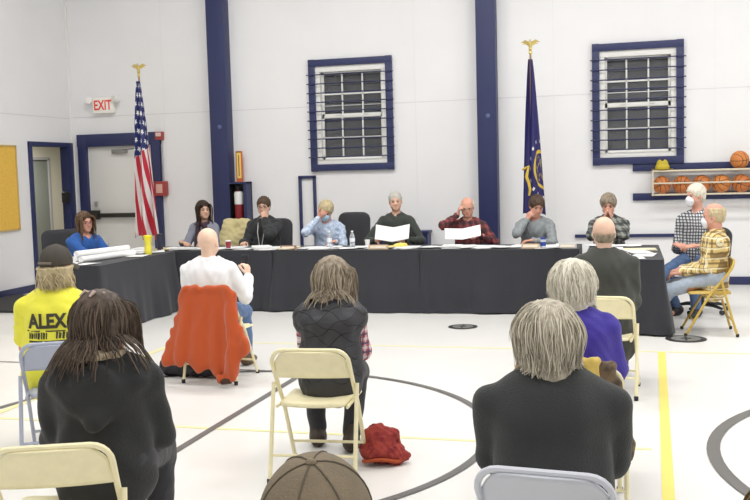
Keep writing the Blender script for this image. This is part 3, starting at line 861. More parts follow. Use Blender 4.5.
# basketballs
MATS['bb'] = None
def ball_mat():
    m = bpy.data.materials.new('basketball_leather'); nt, N, L, b = nodes_of(m)
    tc = N.new('ShaderNodeTexCoord'); sp = N.new('ShaderNodeSeparateXYZ'); L.new(tc.outputs['Object'], sp.inputs[0])
    ax = mth(N, L, 'LESS_THAN', mth(N, L, 'ABSOLUTE', sp.outputs['X']), .0038)
    az = mth(N, L, 'LESS_THAN', mth(N, L, 'ABSOLUTE', sp.outputs['Z']), .0038)
    # curved ribs: |x| - f(z)
    y2 = mth(N, L, 'MULTIPLY', sp.outputs['Z'], sp.outputs['Z'])
    cv = mth(N, L, 'ADD', mth(N, L, 'MULTIPLY', y2, 4.5), .048)
    ac = mth(N, L, 'LESS_THAN', mth(N, L, 'ABSOLUTE', mth(N, L, 'SUBTRACT', mth(N, L, 'ABSOLUTE', sp.outputs['X']), cv)), .0042)
    f = mth(N, L, 'MAXIMUM', mth(N, L, 'MAXIMUM', ax, az), ac)
    oi = N.new('ShaderNodeObjectInfo'); 
    base = mixc(N, L, oi.outputs['Random'], (.50, .14, .035), (.62, .22, .05))
    L.new(mixc(N, L, f, base, (.03, .02, .015)), b.inputs['Base Color']); b.inputs['Roughness'].default_value = .55
    v = N.new('ShaderNodeTexVoronoi'); v.inputs['Scale'].default_value = 260; L.new(tc.outputs['Object'], v.inputs['Vector'])
    bp = N.new('ShaderNodeBump'); bp.inputs['Strength'].default_value = .2; bp.inputs['Distance'].default_value = .003; L.new(v.outputs['Distance'], bp.inputs['Height']); L.new(bp.outputs['Normal'], b.inputs['Normal'])
    return m
M_ball = ball_mat()
spots = [(.452, 1.386), (.712, 1.386), (.964, 1.386), (1.216, 1.386), (1.468, 1.386), (1.72, 1.386), (1.448, 1.70)]
lab = ['leftmost basketball in the rack, behind and below the yellow hat', 'basketball in the rack directly above the white-haired masked man', 'third basketball from the left inside the rack', 'fourth basketball from the left inside the rack', 'fifth basketball in the rack, below the ball on top', 'basketball at the right edge of the rack', 'single basketball resting on top of the rack']
m = MB(); m.sphere((0, 0, 0), .121, 32); ball = m.build('basketball', M_ball, angle=None)
for i, (x, z) in enumerate(spots):
    o = ball if i == 0 else ball.copy()
    if i: C.objects.link(o)
    o.location = (x, WY-.195, z); o.rotation_euler = (random.uniform(-.5, .5), random.uniform(-.6, .6), random.uniform(-.7, .7))
    tag(o, lab[i], 'basketball', 'basketballs on the wall rack')
# hat on the rack
S = Sdf(); S.cap((0, 0, .045), (0, 0, .075), .095, .078, k=.02); S.ell((0, 0, .14), (.02, .07, .02), sub=True, k=.03); S.cut(lambda X, Y, Z: -Z+0*X+0*Y)
hb = thing('sun_hat', 'yellow-green brimmed hat lying on top of the ball rack at its left end', 'hat', (.46, WY-.19, 1.592))
M_hat = mat('yellow_hat_felt', (.55, .43, .04), .8, bump=.3, bscale=90)
implicit('crown', S, .007, M_hat, hb)
m = MB(); m.lathe([(.09, .006), (.12, .002), (.145, .010), (.146, .014), (.12, .007), (.08, .012)], 28); m.build('brim', M_hat, hb)

# dark floor pad by the left wall
m = MB(); m.prism([(-8.66, 10.45), (-7.55, 10.45), (-8.1, 12.0), (-8.66, 12.0)], 'z', .002, .03)
tag(m.build('floor_mat', mat('dark_mat', (.03, .03, .033), .8), smooth=False), 'dark folded floor mat lying beside the left wall baseboard', 'mat')

# ------------------------------------------------------------------ floor lines and plates
def line(name, x0, y0, x1, y1, w, col, lab, z=.0015):
    dx, dy = x1-x0, y1-y0; L = math.hypot(dx, dy)
    m = MB(); m.box((0, 0, 0), (L, w, .001))
    o = m.build(name, col, smooth=False); o.location = ((x0+x1)/2, (y0+y1)/2, z); o.rotation_euler = (0, 0, math.atan2(dy, dx))
    return tag(o, lab, 'floor line')
M_yel = mat('yellow_line_paint', (.86, .72, .17), .4); M_yel2 = mat('pale_yellow_line_paint', (.84, .78, .38), .4); M_gry = mat('grey_line_paint', (.13, .125, .12), .45)
line('court_line', -4.40, 8.76, 6.2, 8.72, .035, M_yel2, 'pale yellow court line across the floor in front of the tables')
line('court_line', -7.0, 5.72, .13, 5.69, .035, M_yel2, 'pale yellow court line crossing behind the red bag', z=.0016)
line('court_line', .285, 8.72, .02, -2.0, .062, M_yel, 'wide yellow court line running towards the right tables', z=.0030)
line('court_line', -4.40, 8.75, -4.43, -2.0, .055, M_yel2, 'yellow court line on the left behind the man in yellow', z=.0030)
line('court_line', -2.70, 3.6, -2.63, 7.48, .052, M_gry, 'dark grey centre line passing left of the vest woman\'s chair', z=.0045)
line('court_line', -8.0, 7.60, -3.0, 7.50, .022, M_gry, 'thin dark line across the floor at the left', z=.0045)
def ring(c, r, w, lab):
    m = MB(); n = 96
    A = [m.bm.verts.new(((r-w/2)*math.cos(2*PI*k/n), (r-w/2)*math.sin(2*PI*k/n), 0)) for k in range(n)]
    B = [m.bm.verts.new(((r+w/2)*math.cos(2*PI*k/n), (r+w/2)*math.sin(2*PI*k/n), 0)) for k in range(n)]
    for k in range(n): m.bm.faces.new((A[k], B[k], B[(k+1) % n], A[(k+1) % n]))
    o = m.build('court_circle', M_gry, smooth=False, fixn=False); o.location = (*c, .006)
    tag(o, lab, 'floor line')
ring((-2.677, 5.654), 1.846, .052, 'grey painted circle around the woman in the quilted vest')
ring((2.32, 5.62), 1.85, .075, 'grey painted circle at the right edge of the picture')
for (x, y, r, lab) in ((-1.70, 9.92, .155, 'round metal floor plate in front of the middle of the tables'), (.53, 9.42, .19, 'round metal floor plate below the man in yellow plaid')):
    t = thing('floor_plate', lab, 'floor plate', (x, y, .003), 0, 'round floor plates')
    m = MB(); m.lathe([(r, 0), (r, .003), (r-.005, .004)], 36); m.build('plate_rim', mat('dark_plate', (.05, .05, .05), .4, .5), t)
    m = MB(); m.lathe([(r*.72, .004), (r*.72, .0055)], 36); m.build('plate_centre', mat('plate_grey', (.30, .30, .29), .4, .5), t)
    m = MB(); m.box((0, 0, .0062), (r*.5, r*.3, .002)); m.box((0, 0, .0066), (r*.12, r*1.1, .002)); m.build('plate_slot', mat('dark_plate', (.05, .05, .05), .4, .5), t)

# ------------------------------------------------------------------ tables
def tablecloth(x0, x1, y0, y1, z, lab, seed, drop=.012):
    rg = random.Random(seed); m = MB(); bm = m.bm
    # perimeter with small corner radius
    per = []; rc = .03; stp = .035
    def seg(ax, ay, bx, by):
        L = math.hypot(bx-ax, by-ay); n = max(2, int(L/stp))
        for i in range(n): per.append((ax+(bx-ax)*i/n, ay+(by-ay)*i/n, (by-ay)/L, -(bx-ax)/L))
    def arc(cx, cy, a0):
        for i in range(5):
            a = R(a0+90*i/5); per.append((cx+rc*math.cos(a), cy+rc*math.sin(a), math.cos(a), math.sin(a)))
    seg(x0+rc, y0, x1-rc, y0); arc(x1-rc, y0+rc, -90); seg(x1, y0+rc, x1, y1-rc); arc(x1-rc, y1-rc, 0)
    seg(x1-rc, y1, x0+rc, y1); arc(x0+rc, y1-rc, 90); seg(x0, y1-rc, x0, y0+rc); arc(x0+rc, y0+rc, 180)
    n = len(per); ph = [rg.uniform(0, 6.28) for _ in range(6)]
    rings = []; s = 0
    arcs = []
    for i in range(n):
        arcs.append(s); a, b = per[i], per[(i+1) % n]; s += math.hypot(b[0]-a[0], b[1]-a[1])
    for zi in np.linspace(0, 1, 16):
        ring = []
        for i, (x, y, nx, ny) in enumerate(per):
            t = arcs[i]
            # soft drape folds, deeper towards the hem
            f = (.5+.5*math.sin(t*5.2+ph[0]+.9*math.sin(t*2.1+ph[1])))**3*.045+.012*math.sin(t*13+ph[2])+.006*math.sin(t*31+ph[3])
            o = (.045*zi+f*zi)*min(1, zi*1.5)
            corner = .05*zi if math.hypot(x-(x0 if x < (x0+x1)/2 else x1), y-(y0 if y < (y0+y1)/2 else y1)) < .12 else 0
            ring.append(bm.verts.new((x+nx*(o+corner*.5), y+ny*(o+corner*.5), z-(z-drop-.006*math.sin(t*3+ph[4]))*zi)))
        rings.append(ring)
    for a, b in zip(rings, rings[1:]):
        for k in range(n): bm.faces.new((a[k], a[(k+1) % n], b[(k+1) % n], b[k]))
    bm.faces.new(rings[0])
    o = m.build('tablecloth', M_cloth, angle=60)
    tag(o, lab, 'tablecloth')
def folding_table(x0, x1, y0, y1, z, lab):
    cx, cy = (x0+x1)/2, (y0+y1)/2
    t = thing('folding_table', lab, 'table', (cx, cy, 0))
    w, d = x1-x0-.04, y1-y0-.04
    m = MB(); m.box((0, 0, z-.03), (w, d, .035), bevel=.008); m.build('tabletop', mat('table_grey', (.5, .5, .48), .5), t)
    long_x = w > d
    for s in (-1, 1):
        for q in (-1, 1):
            px, py = (s*(w/2-.2), q*(d/2-.1)) if long_x else (s*(w/2-.1), q*(d/2-.2))
            m = MB(); m.tube([(px, py, z-.05), (px, py, .004)], .013, 8); m.build('leg', M_steel, t)
TZ = .745
TABS = [(-6.02, -4.21, 10.88, 11.62, 'leftmost of the three'), (-4.19, -2.37, 10.88, 11.62, 'middle of the three'), (-2.35, -.53, 10.88, 11.62, 'rightmost of the three')]
for i, (a, b, c, d, l) in enumerate(TABS):
    folding_table(a, b, c, d, TZ, 'folding table hidden under the dark cloth, %s facing the audience' % l)
    tablecloth(a, b, c, d, TZ, 'dark navy cloth on the table, %s facing the audience' % l, i+3)
folding_table(-6.20, -5.47, 9.05, 10.84, TZ, 'folding table hidden under the dark cloth of the left wing'); tablecloth(-6.20, -5.47, 9.05, 10.84, TZ, 'dark navy cloth of the left wing table where the woman in blue writes', 9)
folding_table(-.43, .34, 9.58, 11.4, TZ, 'folding table hidden under the dark cloth of the right wing'); tablecloth(-.43, .34, 9.58, 11.4, TZ, 'dark navy cloth of the right wing table beside the masked man in black check', 12)

# ------------------------------------------------------------------ chairs
def folding_chair(loc, yaw, m_, lab, group=None, cat='chair'):
    t = thing('folding_chair', lab, cat, loc, R(yaw), group); t.scale = (.955, .97, .972)
    HB = .755; SZ = .44
    hw = .222
    # main tube: front foot -> up past the seat -> round the top of the back -> down
    def side(s):
        return [(s*hw, .235, .012), (s*hw, .02, .40), (s*hw, -.11, .56), (s*hw, -.185, .66)]
    top = []
    for a in np.linspace(0, 90, 6):
        top.append((hw-.075+.075*math.cos(R(a)), -.195-.028*math.sin(R(a)), .675+.075*math.sin(R(a))))
    right = side(1)+top; left = [(-x, y, z) for x, y, z in right][::-1]
    m = MB(); m.tube(right+left, .0125, 8); m.build('frame', m_, t)
    # backrest panel
    m = MB()
    def f(u, v):
        x = (u-.5)*2; xx = x*(hw-.006); z = .585+v*(.742-.585)
        # rounded upper corners
        lim = .742-(max(0, abs(x)-.62)/.38)**2*.075
        z = min(z, .585+v*(lim-.585)); y = -.125-(z-.56)*.52-.022*(1-x*x)
        return (xx, y, z)
    m.grid(f, 18, 8); o = m.build('backrest', m_, t, angle=None); solid(o, .012)
    m = MB()
    def f(u, v):
        x = (u-.5)*2; y = -.19+v*.40; r = 1-(abs(2*v-1)**6)*.10
        z = SZ-.010*math.cos(x*1.4)+.010*abs(x)**4*0+.012*(v-.2)*0
        return (x*.195*r, y, z-.012*(max(0, v-.85)/.15)**2)
    m.grid(f, 12, 12); o = m.build('seat', m_, t, angle=None); solid(o, .020)
    m = MB()
    for s in (-1, 1): m.tube([(s*.203, -.19, SZ-.012), (s*.203, .20, SZ-.012)], .010, 6)
    m.build('seat_rail', m_, t)
    for s in (-1, 1):
        m = MB(); m.tube([(s*(hw+.022), -.10, .545), (s*(hw+.022), -.165, .30), (s*(hw+.022), -.245, .014)], [.012, .0125, .0125], 8); lg = m.build('leg', m_, t)
        m = MB(); m.lathe([(.016, 0), (.017, .028), (.013, .032)], 10, (s*(hw+.022), -.247, .001)); m.build('rubber_foot', M_rubber, lg)
        m = MB(); m.lathe([(.016, 0), (.017, .024), (.013, .028)], 10, (s*hw, .237, .001)); m.build('rubber_foot', M_rubber, lg)
    m = MB(); m.tube([(-(hw+.022), -.205, .155), (hw+.022, -.205, .155)], .009, 8); m.build('crossbar', m_, t)
    m = MB(); m.tube([(-hw, .155, .135), (hw, .155, .135)], .009, 8); m.build('crossbar', m_, t)
    return t

def office_chair(loc, yaw, lab, top=1.04, w=.46, col=None, seat=.47, arms=True):
    t = thing('office_chair', lab, 'chair', loc, R(yaw), 'office chairs behind the tables')
    col = col or M_office
    S = Sdf(); hh = top-.60
    for x in np.linspace(-w/2+.09, w/2-.09, 6): S.cap((x, -.25+.3*x*x, .60), (x*.96, -.305+.3*x*x, top-.09), .09, k=.05, fd=(0, 1, 0), fs=2.4)
    implicit('backrest', S, .014, col, t)
    S = Sdf()
    for x in (-.13, 0, .13): S.cap((x, -.14, seat-.04), (x, .14, seat-.04), .11, k=.05, fd=(0, 0, 1), fs=2.8)
    implicit('seat', S, .014, col, t)
    m = MB(); m.tube([(0, -.10, seat-.08), (0, -.27, seat-.06), (0, -.30, .62), (0, -.31, .75)], .018, 8); m.build('back_support', M_blackplastic, t)
    m = MB(); m.tube([(0, 0, .09), (0, 0, seat-.09)], .028, 12); m.build('column', M_blackplastic, t)
    if arms:
        for s in (-1, 1):
            m = MB(); m.tube([(s*.15, -.05, seat-.07), (s*.27, -.05, seat-.05), (s*.275, -.05, seat+.17)], .014, 8); m.box((s*.275, .0, seat+.19), (.06, .24, .03), bevel=.012); m.build('armrest', M_blackplastic, t)
    for k in range(5):
        a = 2*PI*k/5+.35; c, s = math.cos(a), math.sin(a)
        m = MB(); m.tube([(0, 0, .10), (c*.16, s*.16, .095), (c*.29, s*.29, .070)], [.028, .022, .014], 8); lg = m.build('leg', M_blackplastic, t)
        m = MB(); 
        Mx = Matrix.Rotation(a+1.2, 4, 'Z') @ Matrix.Rotation(R(90), 4, 'X')
        m.lathe([(.022, -.022), (.026, -.018), (.026, .018), (.022, .022)], 14, (c*.29, s*.29, .028), Mx); m.build('caster', M_blackplastic, lg)
    return t
# ------------------------------------------------------------------ people materials
def skin(name, c): return mat(name, c, .5, var=.06, vscale=14, sss=.06, spec=.35)
SK = [skin('skin_fair', (.66, .40, .29)), skin('skin_rosy', (.66, .34, .25)), skin('skin_tan', (.52, .30, .19)), skin('skin_pale', (.74, .50, .38)), skin('skin_bald_pale', (.78, .55, .42))]
def fab(name, c, **k): return mat(name, c, k.pop('rough', .85), bump=k.pop('bump', .3), bscale=k.pop('bscale', 110), sheen=k.pop('sheen', .1), **k)
M_denim = fab('blue_denim', (.10, .17, .33), var=.15, vscale=30)
M_jean_pale = fab('pale_denim', (.36, .42, .50), var=.1, vscale=25)
M_darkpants = fab('dark_trousers', (.03, .03, .035))
M_brownboot = mat('brown_leather', (.10, .055, .02), .5)
M_blackshoe = mat('black_shoe_leather', (.02, .02, .02), .5)
M_mask_white = fab('white_mask_cloth', (.80, .82, .86)); M_mask_blue = fab('pale_blue_mask_cloth', (.45, .62, .80))
HB_dark = hairmat('hair_dark_brown', (.012, .008, .006), (.07, .04, .025))
HB_brown = hairmat('hair_brown_blond_tips', (.028, .015, .010), (.22, .13, .07))
HB_gb = hairmat('hair_grey_brown', (.10, .075, .05), (.48, .40, .30))
HB_grey = hairmat('hair_grey', (.22, .19, .14), (.74, .68, .55))
HB_white = hairmat('hair_white', (.52, .48, .38), (.92, .88, .76))
HB_blond = hairmat('hair_blond_grey', (.32, .25, .13), (.75, .64, .42))
HB_short = hairmat('hair_short_brown', (.035, .02, .012), (.13, .08, .05))
HB_silver = hairmat('hair_silver', (.30, .28, .25), (.72, .70, .64))
SH_b = dict(mat=M_blackshoe); SH_br = dict(mat=M_brownboot, boot=True)
P_red = plaid('red_plaid_flannel', (.22, .035, .035), [((.02, .02, .025), .09, .45, 0, .65), ((.30, .10, .10), .09, .06, .03, .6)])
P_darkplaid = plaid('dark_green_grey_plaid', (.10, .105, .10), [((.30, .31, .27), .085, .28, 0, .75), ((.02, .025, .03), .085, .25, .045, .7)])
P_gingham = plaid('black_white_check', (.62, .63, .65), [((.03, .035, .045), .034, .42, 0, .82)])
P_yellow = plaid('yellow_brown_plaid', (.70, .52, .20), [((.14, .08, .03), .10, .22, 0, .75), ((.85, .78, .55), .10, .16, .05, .8), ((.10, .06, .03), .10, .05, .035, .7)])
P_sleeve = plaid('red_white_blue_plaid', (.55, .10, .10), [((.72, .68, .68), .055, .30, 0, .7), ((.05, .06, .14), .055, .25, .025, .8)])
P_camo = mat('brown_camouflage_cloth', (.05, .035, .022), .85, col2=(.19, .13, .08), vscale=22, bump=.3)
P_blueshirt = mat('light_blue_shirt_cloth', (.36, .46, .64), .8, col2=(.60, .68, .80), vscale=35, bump=.2)

def chairpos(x, y, yaw, f): return (x-math.sin(R(yaw))*f, y+math.cos(R(yaw))*f, 0)

# ---- the panel behind the tables (facing the audience)
Y0 = 12.02
office_chair((-6.78, 10.58, 0), -128, 'dark charcoal office chair behind the woman in the blue top', top=1.04, w=.56)
human('woman with glasses in a blue top writing at the left wing table', (-6.62, 10.53, 0), -112, top=1.26, seat=.46, lean=14,
      head=(-8, -6, 4), skin=SK[1], girth=1.22, shirt=dict(mat=fab('royal_blue_knit', (.02, .10, .36)), open=.075, vneck=.10), pants=M_darkpants, shoes=SH_b,
      hair=dict(style='long', mat=HB_brown, thick=.014, low=-.17, n=420, len=.36, curl=.10, r=.0045, browmat=M_brow), glasses=mat('red_glasses_frame', (.25, .05, .06), .3),
      rh=dict(w=(.10, .56, .80), d=(-.3, 1, -.15), n=(-.3, 0, -1), curl=.9), lh=dict(w=(-.20, .50, .79), d=(.6, .8, -.05), curl=.3), feet=((-.13, .34, .08), (.13, .34, .08)), seed=1)
h2 = human('woman with long dark hair in a grey cardigan and dark scarf, looking to her left', (-5.62, Y0+.03, 0), 186, top=1.335, seat=.47, lean=6,
      head=(38, -2, 3), skin=SK[0], girth=.88, sw=.92, shirt=dict(mat=fab('heather_grey_knit', (.24, .25, .31))), pants=M_darkpants, shoes=SH_b,
      hair=dict(style='long', mat=HB_dark, thick=.013, low=-.20, n=420, len=.40, curl=.08, r=.0045),
      rh=dict(w=(.19, .42, .80), d=(-.8, .6, -.05)), lh=dict(w=(-.16, .44, .80), d=(.8, .6, -.05)), seed=2)
S = Sdf(); B = h2['B']
for i, t in enumerate(np.linspace(0, 2*PI, 12)): S.ell(B(.075*math.cos(t), .015+.075*math.sin(t), .470-.01*math.sin(t)), (.030, .028, .026), k=.02)
for s in (-1, 1): S.cap(B(s*.045, .10, .45), B(s*.065, .175, .12), .035, .045, k=.02, fd=(0, 1, 0), fs=1.8)
implicit('scarf', S, .008, mat('dark_plum_scarf', (.05, .025, .04), .85, bump=.3), h2['root'], wr=.003, wl=.04)
office_chair((-4.72, 12.12, 0), 180, 'black office chair behind the man with glasses and white lanyard', top=1.06, w=.50)
h3 = human('man with glasses in a black jacket and white lanyard, fist held to his mouth', (-4.70, Y0-.02, 0), 182, top=1.385, seat=.49, lean=7,
      head=(6, -8, 0), skin=SK[0], girth=1.12, shirt=dict(mat=fab('black_jacket_cloth', (.022, .024, .026)), infl=.018, wide=.006, wr=.006), pants=M_darkpants, shoes=SH_b,
      hair=dict(style='short', mat=HB_short, thick=.012), glasses=True, beard=HB_short,
      rh=dict(w=(.17, .44, .80), d=(-.2, 1, -.2), n=(-.3, 0, -1), curl=.9), lh=dict(hf=(-.035, .115, -.165), hd=(.25, -.15, 1), hn=(.6, -.8, 0), curl=1.3, pole=(-1, -.3, -.8)), seed=3)
B = h3['B']
m = MB()
for s in (-1, 1): m.tube([tuple(B(s*.05, .03, .50)), tuple(B(s*.055, .11, .44)), tuple(B(s*.045+.01, .165, .33)), tuple(B(.02+s*.016, .185, .16)), tuple(B(.02+s*.002, .185, .05))], .005, 6)
m.build('lanyard', M_white, h3['root'])
office_chair((-3.66, 12.30, 0), 176, 'empty black high-back office chair between the man in light blue and the man reading', top=1.12, w=.48)
human('person in light blue shirt and blue mask, head bowed, hand on forehead', (-3.84, Y0+.04, 0), 184, top=1.345, seat=.47, lean=17,
      head=(10, -30, -6), skin=SK[1], girth=1.12, shirt=dict(mat=P_blueshirt, collar=.03, wr=.005), pants=M_denim, shoes=SH_b,
      hair=dict(style='short', mat=HB_blond, thick=.020, wr=.004), mask=M_mask_blue,
      rh=dict(hf=(.085, .10, -.05), hd=(-.55, .1, .75), hn=(-.5, -.85, .2), curl=.35, pole=(.8, .3, -1)), lh=dict(w=(-.18, .42, .79), d=(.8, .6, -.05)), seed=4)
office_chair((-2.95, 12.20, 0), 180, 'black office chair hidden behind the grey-haired man reading', top=.98, w=.44)
human('grey-haired man in a dark green pullover reading a large open sheet of paper', (-2.895, Y0, 0), 180, top=1.425, seat=.50, lean=5,
      head=(14, -5, 4), skin=SK[0], girth=1.10, shirt=dict(mat=fab('dark_green_fleece', (.035, .042, .036)), collar=.035, points=False, wr=.005), pants=M_darkpants, shoes=SH_b,
      hair=dict(style='short', mat=HB_silver, thick=.006),
      rh=dict(w=(.185, .40, .805), d=(-.75, .5, .15), n=(-.3, .9, .2), curl=.75, pole=(.9, -.3, -.7)), lh=dict(w=(-.185, .40, .805), d=(.75, .5, .15), n=(.3, .9, .2), curl=.75, pole=(-.9, -.3, -.7)), seed=5)
human('balding man in a dark red plaid shirt with one hand at his temple', (-1.95, Y0, 0), 178, top=1.325, seat=.47, lean=10,
      head=(8, -16, 2), skin=SK[1], girth=1.10, shirt=dict(mat=P_red, collar=.025, wr=.005), pants=M_darkpants, shoes=SH_b,
      hair=dict(style='ring', mat=HB_white, thick=.010, zt=.06), glasses=mat('thin_wire_frame', (.25, .18, .12), .4),
      rh=dict(hf=(.125, .06, -.075), hd=(-.35, .0, 1), hn=(-1, .0, 0), curl=.7, pole=(.8, .2, -1)), lh=dict(w=(-.20, .38, .86), d=(.9, .3, .25), n=(.2, .9, .1), curl=.7, pole=(-.9, 0, -.9)), seed=6)
human('brown-haired man in a grey sweatshirt resting his cheek on his fist', (-1.12, Y0, 0), 184, top=1.34, seat=.47, lean=13,
      head=(20, -22, -4), skin=SK[1], girth=1.06, shirt=dict(mat=fab('grey_sweatshirt', (.25, .275, .285), var=.08, vscale=30), collar=.02, points=False, wr=.006), pants=M_denim, shoes=SH_b,
      hair=dict(style='short', mat=HB_short, thick=.016),
      rh=dict(hf=(.115, .065, -.16), hd=(-.35, .1, 1), hn=(-.9, -.3, 0), curl=1.35, pole=(.9, .3, -1)), lh=dict(w=(.02, .42, .79), d=(1, .15, -.05), curl=.4, pole=(-.9, .1, -.6)), seed=7)
human('grey-haired man in a dark plaid shirt with both hands pressed together over his nose', (-.22, Y0, 0), 178, top=1.34, seat=.47, lean=12,
      head=(0, -20, 0), skin=SK[1], girth=1.10, shirt=dict(mat=P_darkplaid, wr=.006, wide=.006), pants=M_darkpants, shoes=SH_b,
      hair=dict(style='short', mat=HB_gb, thick=.018, wr=.004),
      rh=dict(hf=(.050, .135, -.14), hd=(-.32, -.05, 1), hn=(-1, -.1, 0), curl=.15, pole=(1, .2, -1)), lh=dict(hf=(-.050, .135, -.14), hd=(.32, -.05, 1), hn=(1, -.1, 0), curl=.15, pole=(-1, .2, -1)), seed=8)
office_chair((.80, 11.18, 0), 148, 'dark office chair with five wheels under the masked man in black and white check', top=.93, w=.42, seat=.49, arms=False)
human('white-haired man in a black and white checked shirt and white face mask, hands clasped', (.76, 11.10, 0), 152, top=1.455, seat=.52, lean=5,
      head=(-30, -4, 0), skin=SK[1], girth=1.08, shirt=dict(mat=P_gingham, collar=.03, wr=.004), pants=M_denim, shoes=SH_b,
      hair=dict(style='short', mat=HB_white, thick=.012), mask=M_mask_white,
      rh=dict(w=(.10, .34, .79), d=(-.9, .45, -.1), n=(0, -.4, -1), curl=.6), lh=dict(w=(-.12, .36, .785), d=(.9, .4, -.1), n=(0, -.4, -1), curl=.6), feet=((-.10, .28, .08), (.14, .24, .08)), seed=9)
folding_chair((.76, 9.80, 0), 92, M_gold, 'yellow-gold metal folding chair under the masked man in yellow plaid', group='folding chairs')
human('masked balding man in yellow plaid shirt and pale jeans on a gold folding chair', (.81, 9.84, 0), 88, top=1.25, seat=.455, lean=-2,
      head=(-6, -8, 0), skin=SK[1], girth=1.02, shirt=dict(mat=P_yellow, collar=.03, wr=.006, hem=-.07), pants=M_jean_pale, shoes=SH_br,
      hair=dict(style='ring', mat=HB_blond, thick=.014, zt=.075), mask=M_mask_white,
      rh=dict(w=(.08, .30, .62), d=(-.2, 1, -.3), curl=.5), lh=dict(w=(-.09, .31, .60), d=(.2, 1, -.2), curl=.5), feet=((-.10, .62, .08), (.10, .62, .08)), seed=10)

# ---- the audience (seen from behind)
AW = None
folding_chair((-3.28, 4.97, 0), 28, M_greychair, 'blue-grey metal folding chair under the man in the yellow shirt', group='folding chairs')
h11 = human('man in a yellow shirt reading ALEX and a dark cap over curly blond hair', (-3.37, 5.07, 0), 22, top=1.225, seat=.455, lean=3,
      head=(-30, -4, 0), skin=SK[1], girth=1.22, shirt=dict(mat=fab('bright_yellow_cotton', (.84, .80, .07)), sleeve='short', wr=.005), pants=M_jean_pale, shoes=SH_b,
      hair=dict(style='bob', mat=HB_blond, thick=.020, low=-.07, n=900, len=.15, curl=.9, r=.0035), cap=dict(mat=mat('dark_brown_twill', (.055, .047, .036), .8, bump=.3, bscale=200), strap=mat('cap_strap', (.16, .13, .09), .6)), vox=.008, seed=11)
folding_chair((-2.05, 3.07, 0), 22, M_chair, 'cream metal folding chair at the lower left, behind the woman in the black hoodie', group='folding chairs')
h12 = human('woman with long wavy brown hair and a hair claw in a black hooded sweatshirt', (-1.99, 3.27, 0), 20, top=1.175, seat=.455, lean=5, side=-1, sw=.95,
      head=(-42, -6, 0), skin=SK[1], girth=1.02, shirt=dict(mat=fab('black_fleece', (.015, .016, .017)), infl=.016, wide=.008, hood=True, wr=.007, wl=.16), pants=M_darkpants, shoes=SH_b,
      hair=dict(style='long', mat=hairmat('hair_dark_wavy', (.018, .013, .010), (.15, .105, .075)), thick=.012, low=-.13, n=3600, len=.46, curl=.15, r=.0032, back=False), vox=.008, seed=12, extra=AW)
folding_chair((-3.25, 7.19, 0), -2, M_chair, 'cream metal folding chair draped with the orange coat', group='folding chairs')
h13 = human('bald man in a white shirt holding up a phone, orange coat behind his back', (-3.36, 7.24, 0), 9, top=1.205, seat=.455, lean=2,
      head=(-8, 2, 0), skin=SK[4], girth=1.14, shirt=dict(mat=fab('white_cotton_shirt', (.82, .83, .86)), collar=.03, points=False, wr=.005, wide=.004), pants=M_denim, shoes=SH_br,
      rh=dict(w=(.27, .25, .80), d=(-.1, .2, 1), n=(-.9, .4, .1), curl=.7, pole=(.25, -.5, -1)), lh=dict(w=(-.10, .28, .64), d=(.3, 1, -.2)), feet=((-.16, .40, .08), (.18, .47, .09)), vox=.008, seed=13, extra=AW)
folding_chair((-1.66, 4.95, 0), 5, M_chair, 'cream metal folding chair under the woman in the quilted vest', group='folding chairs')
M_vest = mat('black_quilted_nylon', (.030, .030, .036), .55, bump=.25, bscale=30)
h14 = human('woman with long grey-brown hair in a black quilted vest over red plaid sleeves', (-1.63, 5.08, 0), 14, top=1.11, seat=.455, lean=14, sw=.80,
      head=(-30, -12, 2), skin=SK[0], girth=.94, shirt=[dict(mat=P_sleeve, wr=.003), dict(mat=M_vest, name='quilted_vest', sleeve='none', infl=.020, hem=-.04, open=.06, wr=.005, wl=.07)], pants=M_darkpants, shoes=dict(mat=mat('dark_boot_leather', (.045, .03, .02), .55), boot=True),
      hair=dict(style='long', mat=HB_gb, thick=.014, low=-.12, n=3600, len=.44, curl=.20, r=.0030), lh=dict(w=(-.06, .32, .62), pole=(-.3, -.2, -1)), rh=dict(w=(.12, .34, .60), pole=(.35, -.2, -1)), feet=((-.12, .42, .09), (.09, .28, .09)), vox=.008, seed=14, extra=AW)
folding_chair((-.16, 7.14, 0), -5, M_chair, 'cream metal folding chair under the bald man in the dark suit jacket', group='folding chairs')
h15 = human('balding man with a ring of grey hair in a dark green-grey suit jacket', (-.17, 7.26, 0), 2, top=1.27, seat=.455, lean=5,
      head=(3, -4, 0), skin=SK[3], girth=1.18, shirt=[dict(mat=fab('white_cotton_shirt', (.82, .83, .86)), infl=.004, open=.05), dict(mat=fab('suit_wool', (.045, .048, .041), bump=.2), name='suit_jacket', infl=.020, wide=.006, hem=-.20, collar=.022, open=.060, wr=.005, wl=.14)],
      pants=M_darkpants, shoes=SH_b, hair=dict(style='ring', mat=HB_gb, thick=.010, zt=.0), lh=dict(w=(-.14, .30, .62)), rh=dict(w=(.12, .32, .60), pole=(.15, -.3, -1)), vox=.008, seed=15, extra=AW)
folding_chair((-.25, 4.67, 0), 2, M_chair, 'cream metal folding chair under the white-haired woman in purple', group='folding chairs')
h16 = human('woman with fluffy white hair in a purple-blue sweater, seated behind the woman in charcoal', (-.255, 4.80, 0), 2, top=1.13, seat=.455, lean=8, sw=.88,
      head=(14, -4, -4), skin=SK[3], girth=1.06, shirt=dict(mat=fab('violet_blue_knit', (.045, .028, .30)), infl=.012, wide=.008, wr=.004), pants=M_darkpants, shoes=SH_b,
      hair=dict(style='bob', mat=HB_white, thick=.017, low=-.075, n=3600, len=.18, curl=.34, r=.0030), vox=.008, seed=16, extra=AW)
folding_chair((-.235, 3.10, 0), -6, M_palegrey, 'pale grey metal folding chair at the bottom edge under the woman in charcoal', group='folding chairs')
